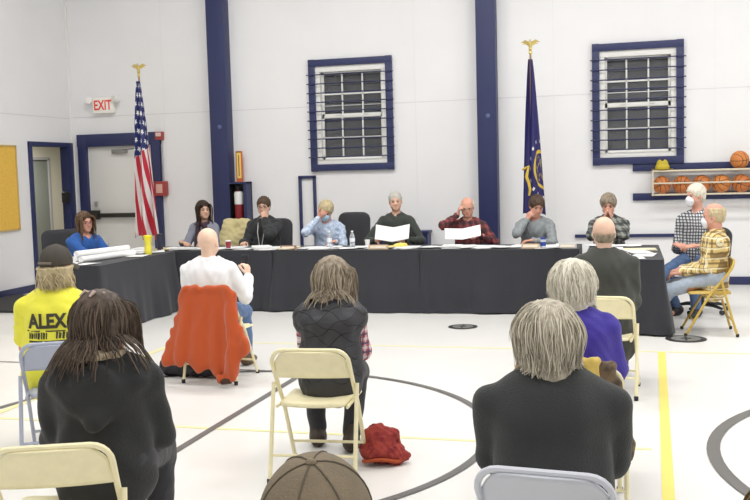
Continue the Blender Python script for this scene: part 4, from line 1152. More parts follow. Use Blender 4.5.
h17 = human('woman with a thick grey bob in a charcoal sweater, large in the foreground', (-.255, 3.24, 0), 4, top=1.125, seat=.455, sw=1.14, lean=6,
      head=(6, -3, -3), skin=SK[3], girth=1.14, shirt=dict(mat=fab('charcoal_knit', (.027, .030, .030), bump=.4, bscale=160), infl=.010, wide=.004, wr=.004, wl=.16, open=.052), pants=M_darkpants, shoes=SH_b,
      hair=dict(style='bob', mat=HB_grey, thick=.022, low=-.105, n=4500, len=.225, curl=.24, r=.0029), vox=.008, seed=17, extra=AW)
M_cap18 = mat('olive_brown_twill', (.185, .145, .095), .85, var=.15, vscale=12, bump=.3, bscale=220)
folding_chair((-.45, 1.22, 0), 8, M_chair, 'cream metal folding chair under the man in the olive cap, below the picture edge', group='folding chairs')
h18 = human('person in a worn olive-brown baseball cap, only the cap in view at the bottom edge', (-.47, 1.36, 0), 8, top=1.165, seat=.455, lean=5,
      head=(3, 15, 0), skin=SK[0], shirt=dict(mat=fab('dark_shirt', (.05, .05, .06))), pants=M_darkpants, shoes=SH_b,
      hair=dict(style='short', mat=HB_grey, thick=.008), cap=dict(mat=M_cap18, seam=mat('dark_seam_thread', (.10, .08, .055), .8)), vox=.008, seed=18, extra=AW)
folding_chair((.265, 1.33, 0), 4, M_chair, 'cream metal folding chair below the lower right picture corner', group='folding chairs')
h19 = human('person with golden brown hair cut off at the lower right picture corner', (.275, 1.46, 0), 0, top=1.125, seat=.455, lean=4,
      head=(0, -4, 0), skin=SK[0], shirt=dict(mat=fab('dark_shirt', (.05, .05, .06))), pants=M_darkpants, shoes=SH_b,
      hair=dict(style='bob', mat=hairmat('hair_golden_brown', (.10, .065, .02), (.38, .28, .10)), thick=.014, low=-.06, n=300, len=.2, curl=.2, r=.005), vox=.008, seed=19, extra=AW)

# lettering on the yellow shirt, pressed onto the cloth by ray casting
def project_text(h, body, size, cx, cz, name, m_, bold=0.01, sx=1.0, sub=2):
    sh = [c for c in h['root'].children if c.name.startswith('shirt')][0]
    bvh = BVHTree.FromPolygons([v.co for v in sh.data.vertices], [tuple(p.vertices) for p in sh.data.polygons])
    me = text_mesh(body, size, 0.0, bold) if isinstance(body, str) else body
    bm = bmesh.new(); bm.from_mesh(me); bmesh.ops.triangulate(bm, faces=bm.faces)
    for _ in range(sub):
        es = [e for e in bm.edges if e.calc_length() > .018]
        if es: bmesh.ops.subdivide_edges(bm, edges=es, cuts=1); bmesh.ops.triangulate(bm, faces=bm.faces)
    for v in bm.verts:
        o = V3(cx, -1.0, cz)+V3(1, 0, 0)*v.co.x*sx+V3(0, 0, 1)*v.co.y
        hit = bvh.ray_cast(Vector(o), Vector((0, 1, 0)))
        if hit[0] is not None: v.co = hit[0]-Vector((0, .0035, 0))
        else: v.co = Vector((o[0], -.12, o[2]))
    bm.to_mesh(me); bm.free()
    return link(name, me, m_, h['root'])
M_ink = mat('dark_print_ink', (.05, .045, .03), .7)
project_text(h11, 'ALEX', .118, -.035, .825, 'print', M_ink, .005, .80)
bm = bmesh.new(); rg = random.Random(3)
x = -.15
while x < .16:
    w = rg.uniform(.012, .03)
    if abs(x) > .02:
        for z, hh in ((.0, .040),):
            vs = [bm.verts.new((x+q, z+r, 0)) for q, r in ((0, 0), (w*.55, rg.uniform(-.008, 0)), (w*.8, hh*rg.uniform(.5, 1)), (w*.1, hh))]
            bm.faces.new(vs)
    x += w*.95
vs = [bm.verts.new(p) for p in ((-.15, -.022, 0), (.14, -.018, 0), (.14, -.010, 0), (-.15, -.012, 0))]; bm.faces.new(vs)
vs = [bm.verts.new(p) for p in ((-.165, .042, 0), (.16, .040, 0), (.16, .046, 0), (-.165, .050, 0))]; bm.faces.new(vs)
me2 = bpy.data.meshes.new('p'); bm.to_mesh(me2); bm.free()
project_text(h11, me2, 1, -.02, .725, 'print', M_ink, 0, .85)

# hair claw, scarf on the hoodie woman
T = h12['T']
m = MB()
for s in (-1, 1):
    m.tube(hexa(T, [(s*.012, -.02, .118), (s*.035, -.03, .121), (s*.045, -.045, .126)]), [.008, .010, .004], 6)
    m.tube(hexa(T, [(s*.010, -.05, .116), (s*.028, -.075, .128), (s*.030, -.095, .110)]), [.008, .009, .004], 6)
m.tube(hexa(T, [(-.02, -.045, .121), (.02, -.045, .121)]), .010, 6); m.build('hair_claw', mat('pink_grey_shell', (.42, .32, .27), .35), h12['root'])
S = Sdf(); B = h12['B']
for i, t in enumerate(np.linspace(R(200), R(360+20), 12)):
    p = B(.085*math.cos(t), -.02+.085*math.sin(t), .515+.006*(i % 2)); S.ell(p, (.022, .018, .013+.004*(i % 3)), k=.012)
implicit('scarf', S, .006, mat('tan_print_scarf', (.16, .10, .05), .8, col2=(.70, .60, .42), vscale=40), h12['root'])
# quilt seams on the vest
vest = [c for c in h14['root'].children if c.name.startswith('quilted_vest')][0]
bvh = BVHTree.FromPolygons([v.co for v in vest.data.vertices], [tuple(p.vertices) for p in vest.data.polygons])
m = MB()
for k in range(-7, 8):
    for sgn in (-1, 1):
        pts = []
        for u in np.linspace(-.24, .24, 26):
            z = .80+k*.085+sgn*u*.55+.012*math.sin(u*40+k)
            if not .50 < z < 1.0: 
                if len(pts) > 3: m.tube(pts, .0022, 4)
                pts = []; continue
            hit = bvh.ray_cast(Vector((u, -1, z)), Vector((0, 1, 0)))
            if hit[0] is not None and hit[0].y < .05: pts.append(tuple(hit[0]))
        if len(pts) > 3: m.tube(pts, .0022, 4)
m.build('quilt_stitching', mat('stitch_black', (.012, .012, .014), .8), vest)

# phone held by the bald man
hd = h13['arms'][1]; W = hd[2]
t = thing('phone', 'dark phone held upright in the raised hand of the bald man', 'phone', (0, 0, 0))
t.matrix_world = h13['root'].matrix_basis @ Matrix.Translation(Vector(W)+Vector((-.045, .075, .115))) @ Matrix.Rotation(R(-25), 4, 'Z') @ Matrix.Rotation(R(-12), 4, 'X')
m = MB(); m.box((0, 0, 0), (.072, .009, .148), bevel=.004); m.build('body', M_blackplastic, t)
m = MB(); m.box((0, -.0052, 0), (.064, .001, .136)); m.build('screen', mat('phone_screen', (.01, .01, .015), .08), t)

# orange coat over the chair of the bald man
def cloth_on_chair(name, label, loc, yaw, build, m_, cat='coat', seed=5, wr=.008, wl=.13, vox=.009):
    t = thing(name, label, cat, loc, R(yaw))
    S = Sdf(); build(S)
    V, Q = S.build(vox, seed, wr=wr, wl=wl)
    link('cloth', mesh_np('cloth', V, Q), m_, t)
    return t
def orange(S):
    f = (0, 1, 0)
    for x, zb in ((-.15, .24), (-.08, .20), (0, .18), (.08, .16), (.15, .16)):
        S.cap((x*1.05, -.238, .715), (x*1.35, -.31, zb), .070, .075, k=.03, fd=f, fs=3.2)
    S.cap((-.19, -.238, .70), (-.315, -.30, .19), .050, .055, k=.012, fd=f, fs=1.9)
    S.cap((.20, -.238, .71), (.30, -.32, .32), .062, .075, k=.012, fd=f, fs=1.8)
    S.cap((.30, -.32, .32), (.20, -.345, .08), .075, .058, k=.03, fd=f, fs=1.6)
    S.cap((-.17, -.232, .765), (.17, -.232, .765), .034, k=.03)
    S.disp.append(lambda X, Y, Z: np.where(Y < -.24, .019*np.clip((.76-Z)/.3, 0, 1)*np.sin((X-.10*(.8-Z)*X*4)*52+1.2*np.sin(Z*5)), 0))
M_orange = mat('burnt_orange_wool', (.46, .070, .010), .9, bump=.35, bscale=130, sheen=.3)
co = cloth_on_chair('orange_coat', 'burnt orange wool coat hanging over the back of the bald man\'s folding chair', (-3.25, 7.19, 0), -2, orange, M_orange)
m = MB(); m.tube([(.16, -.345, .055), (.24, -.345, .065)], [.030, .030], 8); m.build('cuff', mat('dark_cuff', (.06, .03, .02), .9), co)
# camouflage jacket and mustard scarf over the chair of the woman in purple
def camo(S):
    f = (0, 1, 0)
    for x, zb in ((-.12, .34), (0, .30), (.12, .32)): S.cap((x, -.235, .68), (x*1.05, -.29, zb), .065, .07, k=.03, fd=f, fs=2.8)
    S.cap((.17, -.235, .66), (.215, -.28, .36), .052, .055, k=.02, fd=f, fs=1.8); S.cap((-.17, -.235, .66), (-.21, -.28, .36), .05, .055, k=.02, fd=f, fs=1.8)
    S.cap((-.16, -.232, .735), (.16, -.232, .735), .034, k=.03)
cloth_on_chair('camouflage_jacket', 'dark brown camouflage jacket over the chair back of the woman in purple', (-.25, 4.67, 0), 2, camo, P_camo, seed=8)
def scarf(S):
    f = (0, 1, 0)
    S.cap((-.24, -.27, .735), (-.05, -.29, .70), .034, .04, k=.012, fd=f, fs=1.5)
    S.cap((.0, -.262, .765), (.03, -.31, .60), .034, .04, k=.006, fd=f, fs=1.8); S.cap((.075, -.262, .76), (.10, -.31, .60), .030, .038, k=.006, fd=f, fs=1.8)
    S.cap((-.02, -.25, .765), (.10, -.25, .765), .022, k=.01)
cloth_on_chair('mustard_scarf', 'mustard yellow scarf lying over the camouflage jacket behind the grey bob', (-.25, 4.67, 0), 2, scarf, mat('mustard_knit', (.55, .40, .10), .9, bump=.4, bscale=60), cat='scarf', seed=9, wr=.005, wl=.05)

# tan coat on a chair between the dark-haired woman and the man with glasses
office_chair((-5.34, 12.28, 0), 182, 'office chair under the tan coat between the dark-haired woman and the man with glasses', top=1.02, w=.42)
def tan(S):
    S.cap((-.14, -.27, .99), (.14, -.27, .99), .075, k=.05); S.cap((-.14, -.24, .90), (-.19, -.16, .68), .10, .11, k=.05); S.cap((.12, -.23, .90), (.19, -.12, .66), .11, .12, k=.05)
    S.cap((-.05, -.20, .82), (.10, -.10, .66), .10, .13, k=.05)
cloth_on_chair('tan_coat', 'crumpled tan coat on the chair next to the dark-haired woman', (-5.34, 12.28, 0), 182, tan, mat('tan_quilted_cloth', (.58, .50, .26), .8, bump=.3, bscale=30), seed=4, wr=.008, wl=.12, vox=.012)

# red knitted bag on the floor
t = thing('knit_bag', 'rumpled red knitted bag on the floor right of the vest woman\'s chair', 'bag', (-1.37, 5.18, 0), R(10)); t.scale = (.82, .82, .84)
S = Sdf(); S.ell((0, 0, .085), (.155, .125, .085), k=.03); S.ell((-.02, .02, .17), (.12, .09, .075), k=.05); S.cap((-.09, 0, .20), (-.03, .02, .235), .035, .03, k=.04); S.cap((.05, -.02, .19), (.09, .0, .20), .03, k=.05); S.cap((.10, -.06, .035), (.17, -.02, .055), .035, k=.03)
S.cut(lambda X, Y, Z: -Z+0*X+0*Y)
M_bag = mat('red_knit_yarn', (.20, .015, .02), .9, col2=(.36, .05, .035), vscale=14, bump=.6, bscale=70)
implicit('bag_body', S, .007, M_bag, t, wr=.008, wl=.06, seed=2)
m = MB(); m.tube([(-.16+.0*i, 0, 0) for i in range(0)] or [(.15*math.cos(a), -.02+.115*math.sin(a), .045+.012*math.sin(3*a)) for a in np.linspace(-2.6, .6, 20)], [.012]*20, 8); m.build('rim', mat('rust_red_band', (.40, .07, .02), .9, bump=.5, bscale=70), t)

# black bag under the orange coat chair
t = thing('black_bag', 'soft black bag lying on the floor under the chair with the orange coat', 'bag', (-3.48, 7.20, 0), R(-4))
S = Sdf(); S.cap((-.27, 0, .075), (.22, .02, .07), .085, .075, k=.03, fd=(0, 0, 1), fs=1.15); S.cap((-.15, 0, .11), (.05, 0, .10), .05, k=.05); S.cut(lambda X, Y, Z: -Z+0*X+0*Y)
implicit('bag_body', S, .010, mat('black_nylon', (.015, .015, .018), .6), t, wr=.008, seed=6)
m = MB(); m.tube([(-.30, 0, .10), (-.42, -.05, .03), (-.52, .02, .012), (-.60, .08, .012)], .012, 6); m.build('strap', mat('black_nylon', (.015, .015, .018), .6), t)

# ------------------------------------------------------------------ flags
def flag(name, label, x, y, ztop, zbase, w0, w1, length, pattern_mat, fringe=None, folds=3.0, ytw=.07, skew=0.0, seed=0):
    t = thing(name, label, 'flag', (x, y, 0))
    m = MB(); m.tube([(0, 0, .03), (0, 0, ztop)], .0135, 10); m.build('pole', M_wood, t)
    m = MB(); m.lathe([(.17, 0), (.17, .015), (.14, .03), (.05, .045), (.03, .10), (.02, .11)], 28); m.build('stand', M_brass, t)
    m = MB()
    def f(u, v):
        w = w0+(w1-w0)*(v**.8)
        a = math.sin(u*PI*2*folds+v*1.4+seed)
        xx = (u-.5)*w+skew*v*w1+.012*math.sin(u*PI*4*folds+1+seed)*v
        yy = -.02-(ytw*a+.03*math.sin(u*9+v*5+seed))*(.25+.75*v)
        zz = ztop-.07-v*length-.05*(u-.5)*math.sin(v*3)+(.10*v*abs(math.sin(u*PI*folds+seed)))*.6
        return (xx, yy, zz)
    m.grid(f, 90, 60); c = m.build('flag_cloth', pattern_mat, t, angle=None); solid(c, .004)
    if fringe:
        m = MB()
        pts = [f(0, v) for v in np.linspace(.0, 1, 40)]
        m.tube(pts, .012, 6); pts = [f(u, 1) for u in np.linspace(0, 1, 60)]; m.tube(pts, .014, 6); m.build('fringe', fringe, t)
    # eagle finial
    m = MB()
    z = ztop
    m.lathe([(.012, 0), (.025, .01), (.022, .03), (.01, .045)], 12, (0, 0, z)); m.sphere((0, 0, z+.065), .024, 12)
    m.tube([(0, 0, z+.085), (.0, -.01, z+.12), (0, -.02, z+.165)], [.020, .026, .014], 8); m.sphere((0, -.03, z+.178), (.012, .02, .012), 8); m.tube([(0, -.045, z+.178), (0, -.062, z+.170)], [.006, .001], 6)
    for s in (-1, 1):
        m.tube([(s*.015, 0, z+.135), (s*.07, .005, z+.17), (s*.125, .01, z+.155)], [.022, .018, .003], 6); m.tube([(s*.02, 0, z+.12), (s*.07, .01, z+.145), (s*.10, .01, z+.13)], [.016, .012, .003], 6)
    m.tube([(0, .01, z+.10), (0, .04, z+.075)], [.014, .004], 6)
    m.build('eagle_finial', mat('gilt', (.70, .55, .18), .35, .7), t)
    return t, f
def us_mat():
    m = bpy.data.materials.new('us_flag_cloth'); nt, N, L, b = nodes_of(m)
    uv = N.new('ShaderNodeUVMap'); sp = N.new('ShaderNodeSeparateXYZ'); L.new(uv.outputs[0], sp.inputs[0]); u, v = sp.outputs['X'], sp.outputs['Y']
    st = mth(N, L, 'FRACT', mth(N, L, 'ADD', mth(N, L, 'MULTIPLY', u, 4.3), mth(N, L, 'MULTIPLY', v, -2.6)))
    col = mixc(N, L, mth(N, L, 'LESS_THAN', st, .52), (.78, .76, .76), (.50, .02, .045))
    can = mth(N, L, 'LESS_THAN', mth(N, L, 'ADD', v, mth(N, L, 'MULTIPLY', u, .10)), .50)
    # stars on a staggered lattice
    su = mth(N, L, 'MULTIPLY', u, 5.0); sv = mth(N, L, 'MULTIPLY', v, 17.0)
    row = mth(N, L, 'MULTIPLY', mth(N, L, 'FLOOR', sv), .5)
    du = mth(N, L, 'SUBTRACT', mth(N, L, 'FRACT', mth(N, L, 'ADD', su, row)), .5); dv = mth(N, L, 'SUBTRACT', mth(N, L, 'FRACT', sv), .5)
    ang = mth(N, L, 'ARCTAN2', du, dv)
    rr = mth(N, L, 'SQRT', mth(N, L, 'ADD', mth(N, L, 'MULTIPLY', du, du), mth(N, L, 'MULTIPLY', dv, dv)))
    lim = mth(N, L, 'ADD', mth(N, L, 'MULTIPLY', mth(N, L, 'COSINE', mth(N, L, 'MULTIPLY', ang, 5.0)), .08), .24)
    star = mth(N, L, 'LESS_THAN', rr, lim)
    cc = mixc(N, L, star, (.018, .025, .13), (.82, .82, .84))
    L.new(mixc(N, L, can, col, cc), b.inputs['Base Color']); b.inputs['Roughness'].default_value = .6
    return m
flag('us_flag', 'US flag with stars and stripes hanging on a pole beside the exit door', -6.98, 12.9, 3.17, 0, .06, .42, 2.35, us_mat(), folds=2.2, ytw=.05, skew=.10, seed=.4)
def state_mat():
    m = bpy.data.materials.new('state_flag_cloth'); nt, N, L, b = nodes_of(m)
    uv = N.new('ShaderNodeUVMap'); sp = N.new('ShaderNodeSeparateXYZ'); L.new(uv.outputs[0], sp.inputs[0]); u, v = sp.outputs['X'], sp.outputs['Y']
    du = mth(N, L, 'MULTIPLY', mth(N, L, 'SUBTRACT', u, 1.0), .30); dv = mth(N, L, 'SUBTRACT', v, .70)
    rr = mth(N, L, 'SQRT', mth(N, L, 'ADD', mth(N, L, 'MULTIPLY', du, du), mth(N, L, 'MULTIPLY', dv, dv)))
    wreath = mth(N, L, 'MULTIPLY', mth(N, L, 'LESS_THAN', rr, .130), mth(N, L, 'GREATER_THAN', rr, .108))
    inner = mth(N, L, 'LESS_THAN', rr, .095)
    nz = N.new('ShaderNodeTexNoise'); nz.inputs['Scale'].default_value = 22; L.new(uv.outputs[0], nz.inputs['Vector'])
    bl = mth(N, L, 'MULTIPLY', inner, mth(N, L, 'GREATER_THAN', nz.outputs['Fac'], .56))
    col = mixc(N, L, wreath, (.020, .018, .12), (.62, .44, .06)); col = mixc(N, L, bl, col, (.40, .31, .10))
    # white lettering flecks left of the seal
    a = mth(N, L, 'MULTIPLY', mth(N, L, 'LESS_THAN', mth(N, L, 'ABSOLUTE', mth(N, L, 'SUBTRACT', rr, .185)), .010), mth(N, L, 'GREATER_THAN', mth(N, L, 'FRACT', mth(N, L, 'MULTIPLY', mth(N, L, 'ARCTAN2', du, dv), 2.6)), .72))
    col = mixc(N, L, a, col, (.8, .8, .8))
    L.new(col, b.inputs['Base Color']); b.inputs['Roughness'].default_value = .6
    return m
flag('state_flag', 'dark blue state flag with gold fringe on a pole right of the right column', -1.235, 12.9, 3.17, 0, .05, .30, 2.1, state_mat(), folds=1.5, ytw=.05, skew=.05, seed=1.0)
t_ = [o for o in C.objects if o.name == 'state_flag'][0]
m = MB()
pts = [(-.112, -.08, 1.64), (-.105, -.11, 1.655), (-.08, -.12, 1.66), (-.03, -.13, 1.69), (-.045, -.14, 1.62), (-.06, -.14, 1.55), (-.03, -.14, 1.47), (-.015, -.13, 1.38), (-.03, -.12, 1.30)]
m.tube(pts, [.008, .014, .018, .016, .018, .022, .020, .018, .014], 8); m.build('fringe', mat('gold_fringe', (.72, .50, .06), .6, bump=.5, bscale=160), t_)

# ------------------------------------------------------------------ things on the tables
TT = TZ+.003
def sheet(x, y, rz, lab, w=.216, d=.279, m_=None, z=0.0, group='papers on the tables', name='paper_sheet', cat='paper'):
    rg = random.Random(int(x*991+y*77)); m = MB(); c1, c2 = rg.uniform(.002, .012), rg.uniform(0, 6)
    m.grid(lambda u, v: ((u-.5)*w, (v-.5)*d, c1*(u*u*(.5+.5*math.sin(c2+v*3)))), 6, 6); o = m.build(name, m_ or M_paper, angle=None); solid(o, .0008)
    o.location = (x, y, TT+.001+z); o.rotation_euler = (0, 0, rz)
    return tag(o, lab, cat, group)
def stack(x, y, rz, lab, n=6, w=.22, d=.29, m_=None, name='paper_stack', cat='papers', group=None, th=.004, jit=.012):
    rg = random.Random(int(x*377+y*91)); m = MB(); z = .001
    for i in range(n):
        t_ = th*rg.uniform(.6, 1.5); r = Matrix.Rotation(rg.uniform(-.12, .12), 4, 'Z')
        m.box((rg.uniform(-jit, jit), rg.uniform(-jit, jit), z+t_/2), (w, d, t_*.92), rot=r); z += t_
    o = m.build(name, m_ or M_paper, smooth=False); o.location = (x, y, TT); o.rotation_euler = (0, 0, rz)
    return tag(o, lab, cat, group)
near = [(-5.53, 'the dark-haired woman in grey'), (-4.70, 'the man with glasses and lanyard'), (-3.9, 'the person in light blue'), (-2.93, 'the man in the dark green pullover'), (-1.93, 'the man in red plaid'), (-1.05, 'the man in the grey sweatshirt'), (-.22, 'the man in dark plaid')]
rg = random.Random(21)
for x, who in near:
    for i in range(10):
        sx = x+rg.uniform(-.42, .42); sy = 11.045+.07*(i % 6)*.6+rg.uniform(-.02, .05)
        if sx > -.60 and sx < -.36: sx -= .25
        sheet(sx, min(sy, 11.45), rg.uniform(-.5, .5), 'loose white sheet on the table before '+who, z=.0015*(i+1), group='loose papers in front of '+who, m_=M_paper)
for (x, y, rz, n, m_, lab) in ((-4.42, 11.10, .4, 9, M_paper, 'thick fanned stack of white papers beside the man with the lanyard'), (-4.05, 11.08, .1, 5, M_cream, 'cream stack of papers left of the person in light blue'),
        (-5.75, 11.12, .1, 4, M_manila, 'tan folder stack in front of the dark-haired woman'), (-3.62, 11.05, -.1, 4, M_paper, 'low pile of white papers between the two water bottles'),
        (-2.62, 11.10, .5, 4, M_paper, 'pile of papers right of the man in the dark green pullover'), (-2.0, 11.06, .1, 8, M_paper, 'thick pile of papers in front of the man in red plaid'), (-1.62, 11.10, -.2, 4, M_paper, 'thin pile of papers right of the man in red plaid'),
        (-.70, 11.28, .1, 4, M_paper, 'pile of papers left of the man in dark plaid')):
    stack(x, y, rz, lab, n, m_=m_)
for (x, w_, lab, m_) in ((-4.02, .20, 'brown name plate near the left end of the middle table', 'p'), (-2.88, .24, 'tan name plate in front of the man in the dark green pullover', 't'), (-1.08, .20, 'tan name plate in front of the man in the grey sweatshirt', 't'), (-.66, .20, 'grey name plate in front of the man in dark plaid', 'g')):
    t = thing('name_plate', lab, 'name plate', (x, 10.97, TT), 0, 'name plates on the tables')
    mm = {'p': mat('brown_plate', (.25, .12, .09), .5), 't': mat('tan_plate', (.52, .38, .24), .5), 'g': mat('grey_plate', (.42, .42, .40), .5)}[m_]
    m = MB(); m.prism([(-.03, 0), (.03, 0), (.008, .052), (-.008, .052)], 'x', -w_/2, w_/2); m.build('holder', mm, t, smooth=False)
    m = MB(); m.box((0, -.0225, .026), (w_*.8, .002, .03), rot=Euler((R(-23), 0, 0))); m.build('name_strip', mat('cream_strip', (.70, .62, .50), .5), t, smooth=False)
def bottle(x, y, lab, water=True):
    t = thing('water_bottle', lab, 'water bottle', (x, y, TT), 0, 'water bottles')
    m = MB(); m.lathe([(.028, 0), (.032, .006), (.032, .05), (.0295, .055), (.032, .06), (.032, .075), (.0295, .08), (.032, .085), (.032, .135), (.026, .165), (.013, .19), (.0125, .20)], 18); m.build('bottle_body', mat('clear_plastic', (.85, .90, .95), .12, trans=.75), t)
    m = MB(); m.lathe([(.0325, .085), (.0325, .125)], 18); m.build('label', mat('bottle_label', (.78, .82, .88), .5), t)
    m = MB(); m.lathe([(.014, .198), (.014, .214), (.012, .216)], 14); m.build('bottle_cap', M_white, t)
bottle(-3.54, 11.12, 'clear water bottle in front of the person in light blue'); bottle(-3.24, 11.10, 'clear water bottle in front of the empty office chair')
t = thing('paper_cup', 'small white cup left of the man in the dark green pullover', 'cup', (-3.12, 11.35, TT)); m = MB(); m.lathe([(.024, 0), (.034, .085), (.0355, .087), (.032, .085), (.023, .006)], 18); m.build('cup_body', M_white, t)
t = thing('drink_can', 'blue and white drink can in front of the man in the grey sweatshirt', 'can', (-.94, 11.02, TT))
m = MB(); m.lathe([(.024, 0), (.032, .008), (.032, .108), (.027, .118), (.026, .122)], 20); m.build('can_body', mat('blue_can', (.025, .06, .32), .3, .4), t)
m = MB(); m.lathe([(.0325, .07), (.0325, .098)], 20); m.lathe([(.0325, .015), (.0325, .022)], 20); m.build('can_band', mat('silver_band', (.65, .68, .74), .3, .5), t)
t = thing('travel_cup', 'small maroon and white cup on the table behind the bald man', 'cup', (-4.86, 11.08, TT)); m = MB(); m.lathe([(.025, 0), (.034, .08), (.034, .10)], 18); m.build('cup_body', mat('maroon_cup', (.30, .03, .06), .4), t); m = MB(); m.lathe([(.036, .10), (.036, .108), (.03, .115)], 18); m.build('lid', M_white, t)
t = thing('yellow_bottle', 'translucent yellow sports bottle on the left wing table', 'bottle', (-5.60, 10.38, TT)); t.scale = (1.15, 1.15, 1.05)
m = MB(); m.lathe([(.036, 0), (.038, .01), (.038, .09), (.030, .12), (.036, .145), (.040, .17), (.040, .185)], 20); m.build('bottle_body', mat('yellow_plastic', (.82, .72, .06), .3), t)
m = MB(); m.lathe([(.046, .185), (.046, .215), (.040, .222), (.02, .225)], 20); m.build('lid', mat('yellow_lid', (.78, .70, .02), .4), t)
t = thing('dark_tumbler', 'tall dark tumbler on the left wing table below the US flag', 'tumbler', (-5.76, 10.99, TT)); m = MB(); m.lathe([(.030, 0), (.040, .02), (.043, .17), (.043, .19)], 20); m.build('cup_body', mat('dark_navy_metal', (.03, .03, .06), .35), t); m = MB(); m.lathe([(.044, .19), (.044, .205), (.03, .21)], 20); m.build('lid', M_blackplastic, t)
# rolled plans on the left wing
for i, (x, y, z, rz, L) in enumerate(((-5.80, 9.80, .035, .16, .92), (-5.92, 9.82, .035, .12, .92), (-5.86, 9.79, .095, .20, .86))):
    m = MB()
    Mx = Matrix.Rotation(R(90), 4, 'X')
    m.lathe([(.034, -L/2), (.036, -L/2+.002), (.036, L/2-.002), (.034, L/2), (.026, L/2-.01)], 18, (0, 0, 0), Mx)
    o = m.build('rolled_plan', M_paper); o.location = (x, y, TT+z); o.rotation_euler = (0, 0, -rz)
    tag(o, ['rolled white paper plan lying on the left wing, nearest the audience', 'rolled white paper plan lying on the left wing, nearest the woman in blue', 'rolled white paper plan on top of the two other rolls'][i], 'paper roll', 'rolled plans')
for i, (x, y, rz) in enumerate(((-5.95, 9.25, .3), (-5.72, 9.2, -.1), (-5.98, 10.42, .2), (-5.80, 10.62, -.3), (-5.68, 10.72, .5), (-5.62, 10.15, .2), (-6.05, 10.20, .1))):
    sheet(x, y, rz, 'white sheet of paper lying on the left wing table', z=.001*i, group='papers on the left wing')
stack(-5.88, 10.68, .4, 'white papers piled beside the dark tumbler on the left wing', 6); stack(-6.0, 10.98, .2, 'crumpled white pile at the corner of the left wing', 8)
for i, (x, y, rz) in enumerate(((.05, 9.76, .1), (-.22, 9.85, .2), (.16, 10.02, -.2), (-.1, 10.12, .1), (.12, 10.35, .3), (-.2, 10.42, 0), (.05, 10.6, .2), (-.15, 10.75, .1))):
    sheet(x, y, rz, 'white sheet of paper lying on the right wing table', z=.0012*i, group='papers on the right wing')
stack(.12, 10.66, .1, 'open cream folder on the right wing in front of the clasped hands', 3, w=.34, d=.26, m_=mat('pale_folder', (.72, .68, .50), .7)); stack(-.12, 10.0, .3, 'stack of white papers on the right wing behind the bald head', 4)
t = thing('yellow_tissue', 'crumpled yellow paper beside the large open sheet', 'paper', (-2.66, 11.10, TT))
S = Sdf(); S.ell((0, 0, .028), (.06, .05, .028), k=.02); S.ell((.05, .02, .035), (.05, .035, .022), k=.02); S.ell((-.07, 0, .015), (.07, .03, .012), k=.02); implicit('crumple', S, .006, mat('yellow_paper', (.78, .62, .14), .8), t, wr=.010, wl=.035, seed=3)

# large papers held by the two readers, slightly curved and creased
def held(label, w, hgt, loc, rz, rx, crease, ry=0):
    m = MB()
    m.grid(lambda u, v: ((u-.5)*w, crease*(abs(u-.5)*2)**1.2*-1+.012*math.sin(v*3), (v-.5)*hgt+.02*(abs(u-.5)*2)-.0), 24, 10)
    o = m.build('held_paper', M_paper, angle=None); solid(o, .0012); o.location = loc; o.rotation_euler = (rx, ry, rz); return tag(o, label, 'paper')
held('wide open white sheet in both hands of the man in the dark green pullover', .43, .20, (-2.83, 11.50, .885), R(2), R(-28), .05)
held('white sheet held in one hand by the man in red plaid', .44, .15, (-1.945, 11.48, .885), R(4), R(-30), .02, ry=R(-5))
pen = thing('pen', 'silver pen in the hand of the woman in blue', 'pen', (-6.13, 10.36, .835)); pen.rotation_euler = (R(28), R(35), 0)
m = MB(); m.tube([(0, 0, -.05), (0, 0, -.045), (0, 0, .09)], [.001, .004, .004], 8); m.build('pen_body', M_steel, pen)

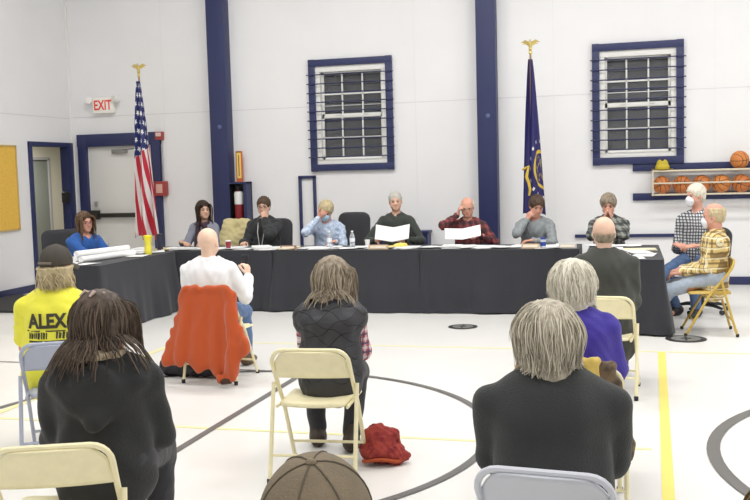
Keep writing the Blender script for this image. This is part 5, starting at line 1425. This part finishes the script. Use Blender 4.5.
# ------------------------------------------------------------------ ceiling lights
k = 0
for iy, y in enumerate((-1.5, 2.2, 5.9, 9.4)):
    for x in (-5.0, -2.0, 1.0, 4.0):
        t = thing('ceiling_light', 'rectangular white gym ceiling light, out of the picture above', 'ceiling light', (x, y, CEIL-.001), 0, 'ceiling lights')
        m = MB(); m.box((0, 0, -.04), (1.5, .62, .075), bevel=.01); m.build('housing', M_white, t)
        ld = bpy.data.lights.new('tube_light', 'AREA'); ld.shape = 'RECTANGLE'; ld.size = 1.4; ld.size_y = .55; ld.energy = (95, 150, 220, 330)[iy]; ld.color = (1.0, .985, .96)
        lo = bpy.data.objects.new('tube_light', ld); C.objects.link(lo); lo.parent = t; lo.location = (0, 0, -.10)
t = thing('added_passage_light', 'small unseen ceiling fitting added to brighten the passage behind the open doorway', 'ceiling light', (WX-1.0, 14.6, 2.499))  # unseen fitting, added to brighten the passage interior
m = MB(); m.lathe([(.10, -.05), (.13, -.03), (.13, 0)], 20); m.build('housing', M_white, t)
ld = bpy.data.lights.new('fill_lamp', 'AREA'); ld.shape = 'DISK'; ld.size = .25; ld.energy = 260; ld.color = (1.0, .95, .85)
lo = bpy.data.objects.new('fill_lamp', ld); C.objects.link(lo); lo.parent = t; lo.location = (0, 0, -.06)
w = bpy.data.worlds.new('night'); bpy.context.scene.world = w; w.use_nodes = True
w.node_tree.nodes['Background'].inputs[0].default_value = (.05, .055, .07, 1); w.node_tree.nodes['Background'].inputs[1].default_value = 1.0

# ------------------------------------------------------------------ camera
yaw, pitch, roll = R(14.91995), R(-4.6433), -.0270304
f = Vector((-math.sin(yaw)*math.cos(pitch), math.cos(yaw)*math.cos(pitch), math.sin(pitch)))
r = Vector((math.cos(yaw), math.sin(yaw), 0)); u = r.cross(f)
r2 = r*math.cos(roll)+u*math.sin(roll); u2 = -r*math.sin(roll)+u*math.cos(roll)
cd = bpy.data.cameras.new('camera'); cam = bpy.data.objects.new('camera', cd); C.objects.link(cam)
cd.sensor_width = 36; cd.lens = 952.49/750*36; cd.clip_start = .05; cd.clip_end = 100
M = Matrix((( r2.x, u2.x, -f.x, 0), (r2.y, u2.y, -f.y, 0), (r2.z, u2.z, -f.z, H), (0, 0, 0, 1))); cam.matrix_world = M
sc = bpy.context.scene; sc.camera = cam
sc.view_settings.view_transform = 'Standard'; sc.view_settings.look = 'None'; sc.view_settings.gamma = 1; sc.view_settings.use_curve_mapping = False
sc.view_settings.exposure = -1.77
sc.cycles.max_bounces = 8; sc.cycles.diffuse_bounces = 5
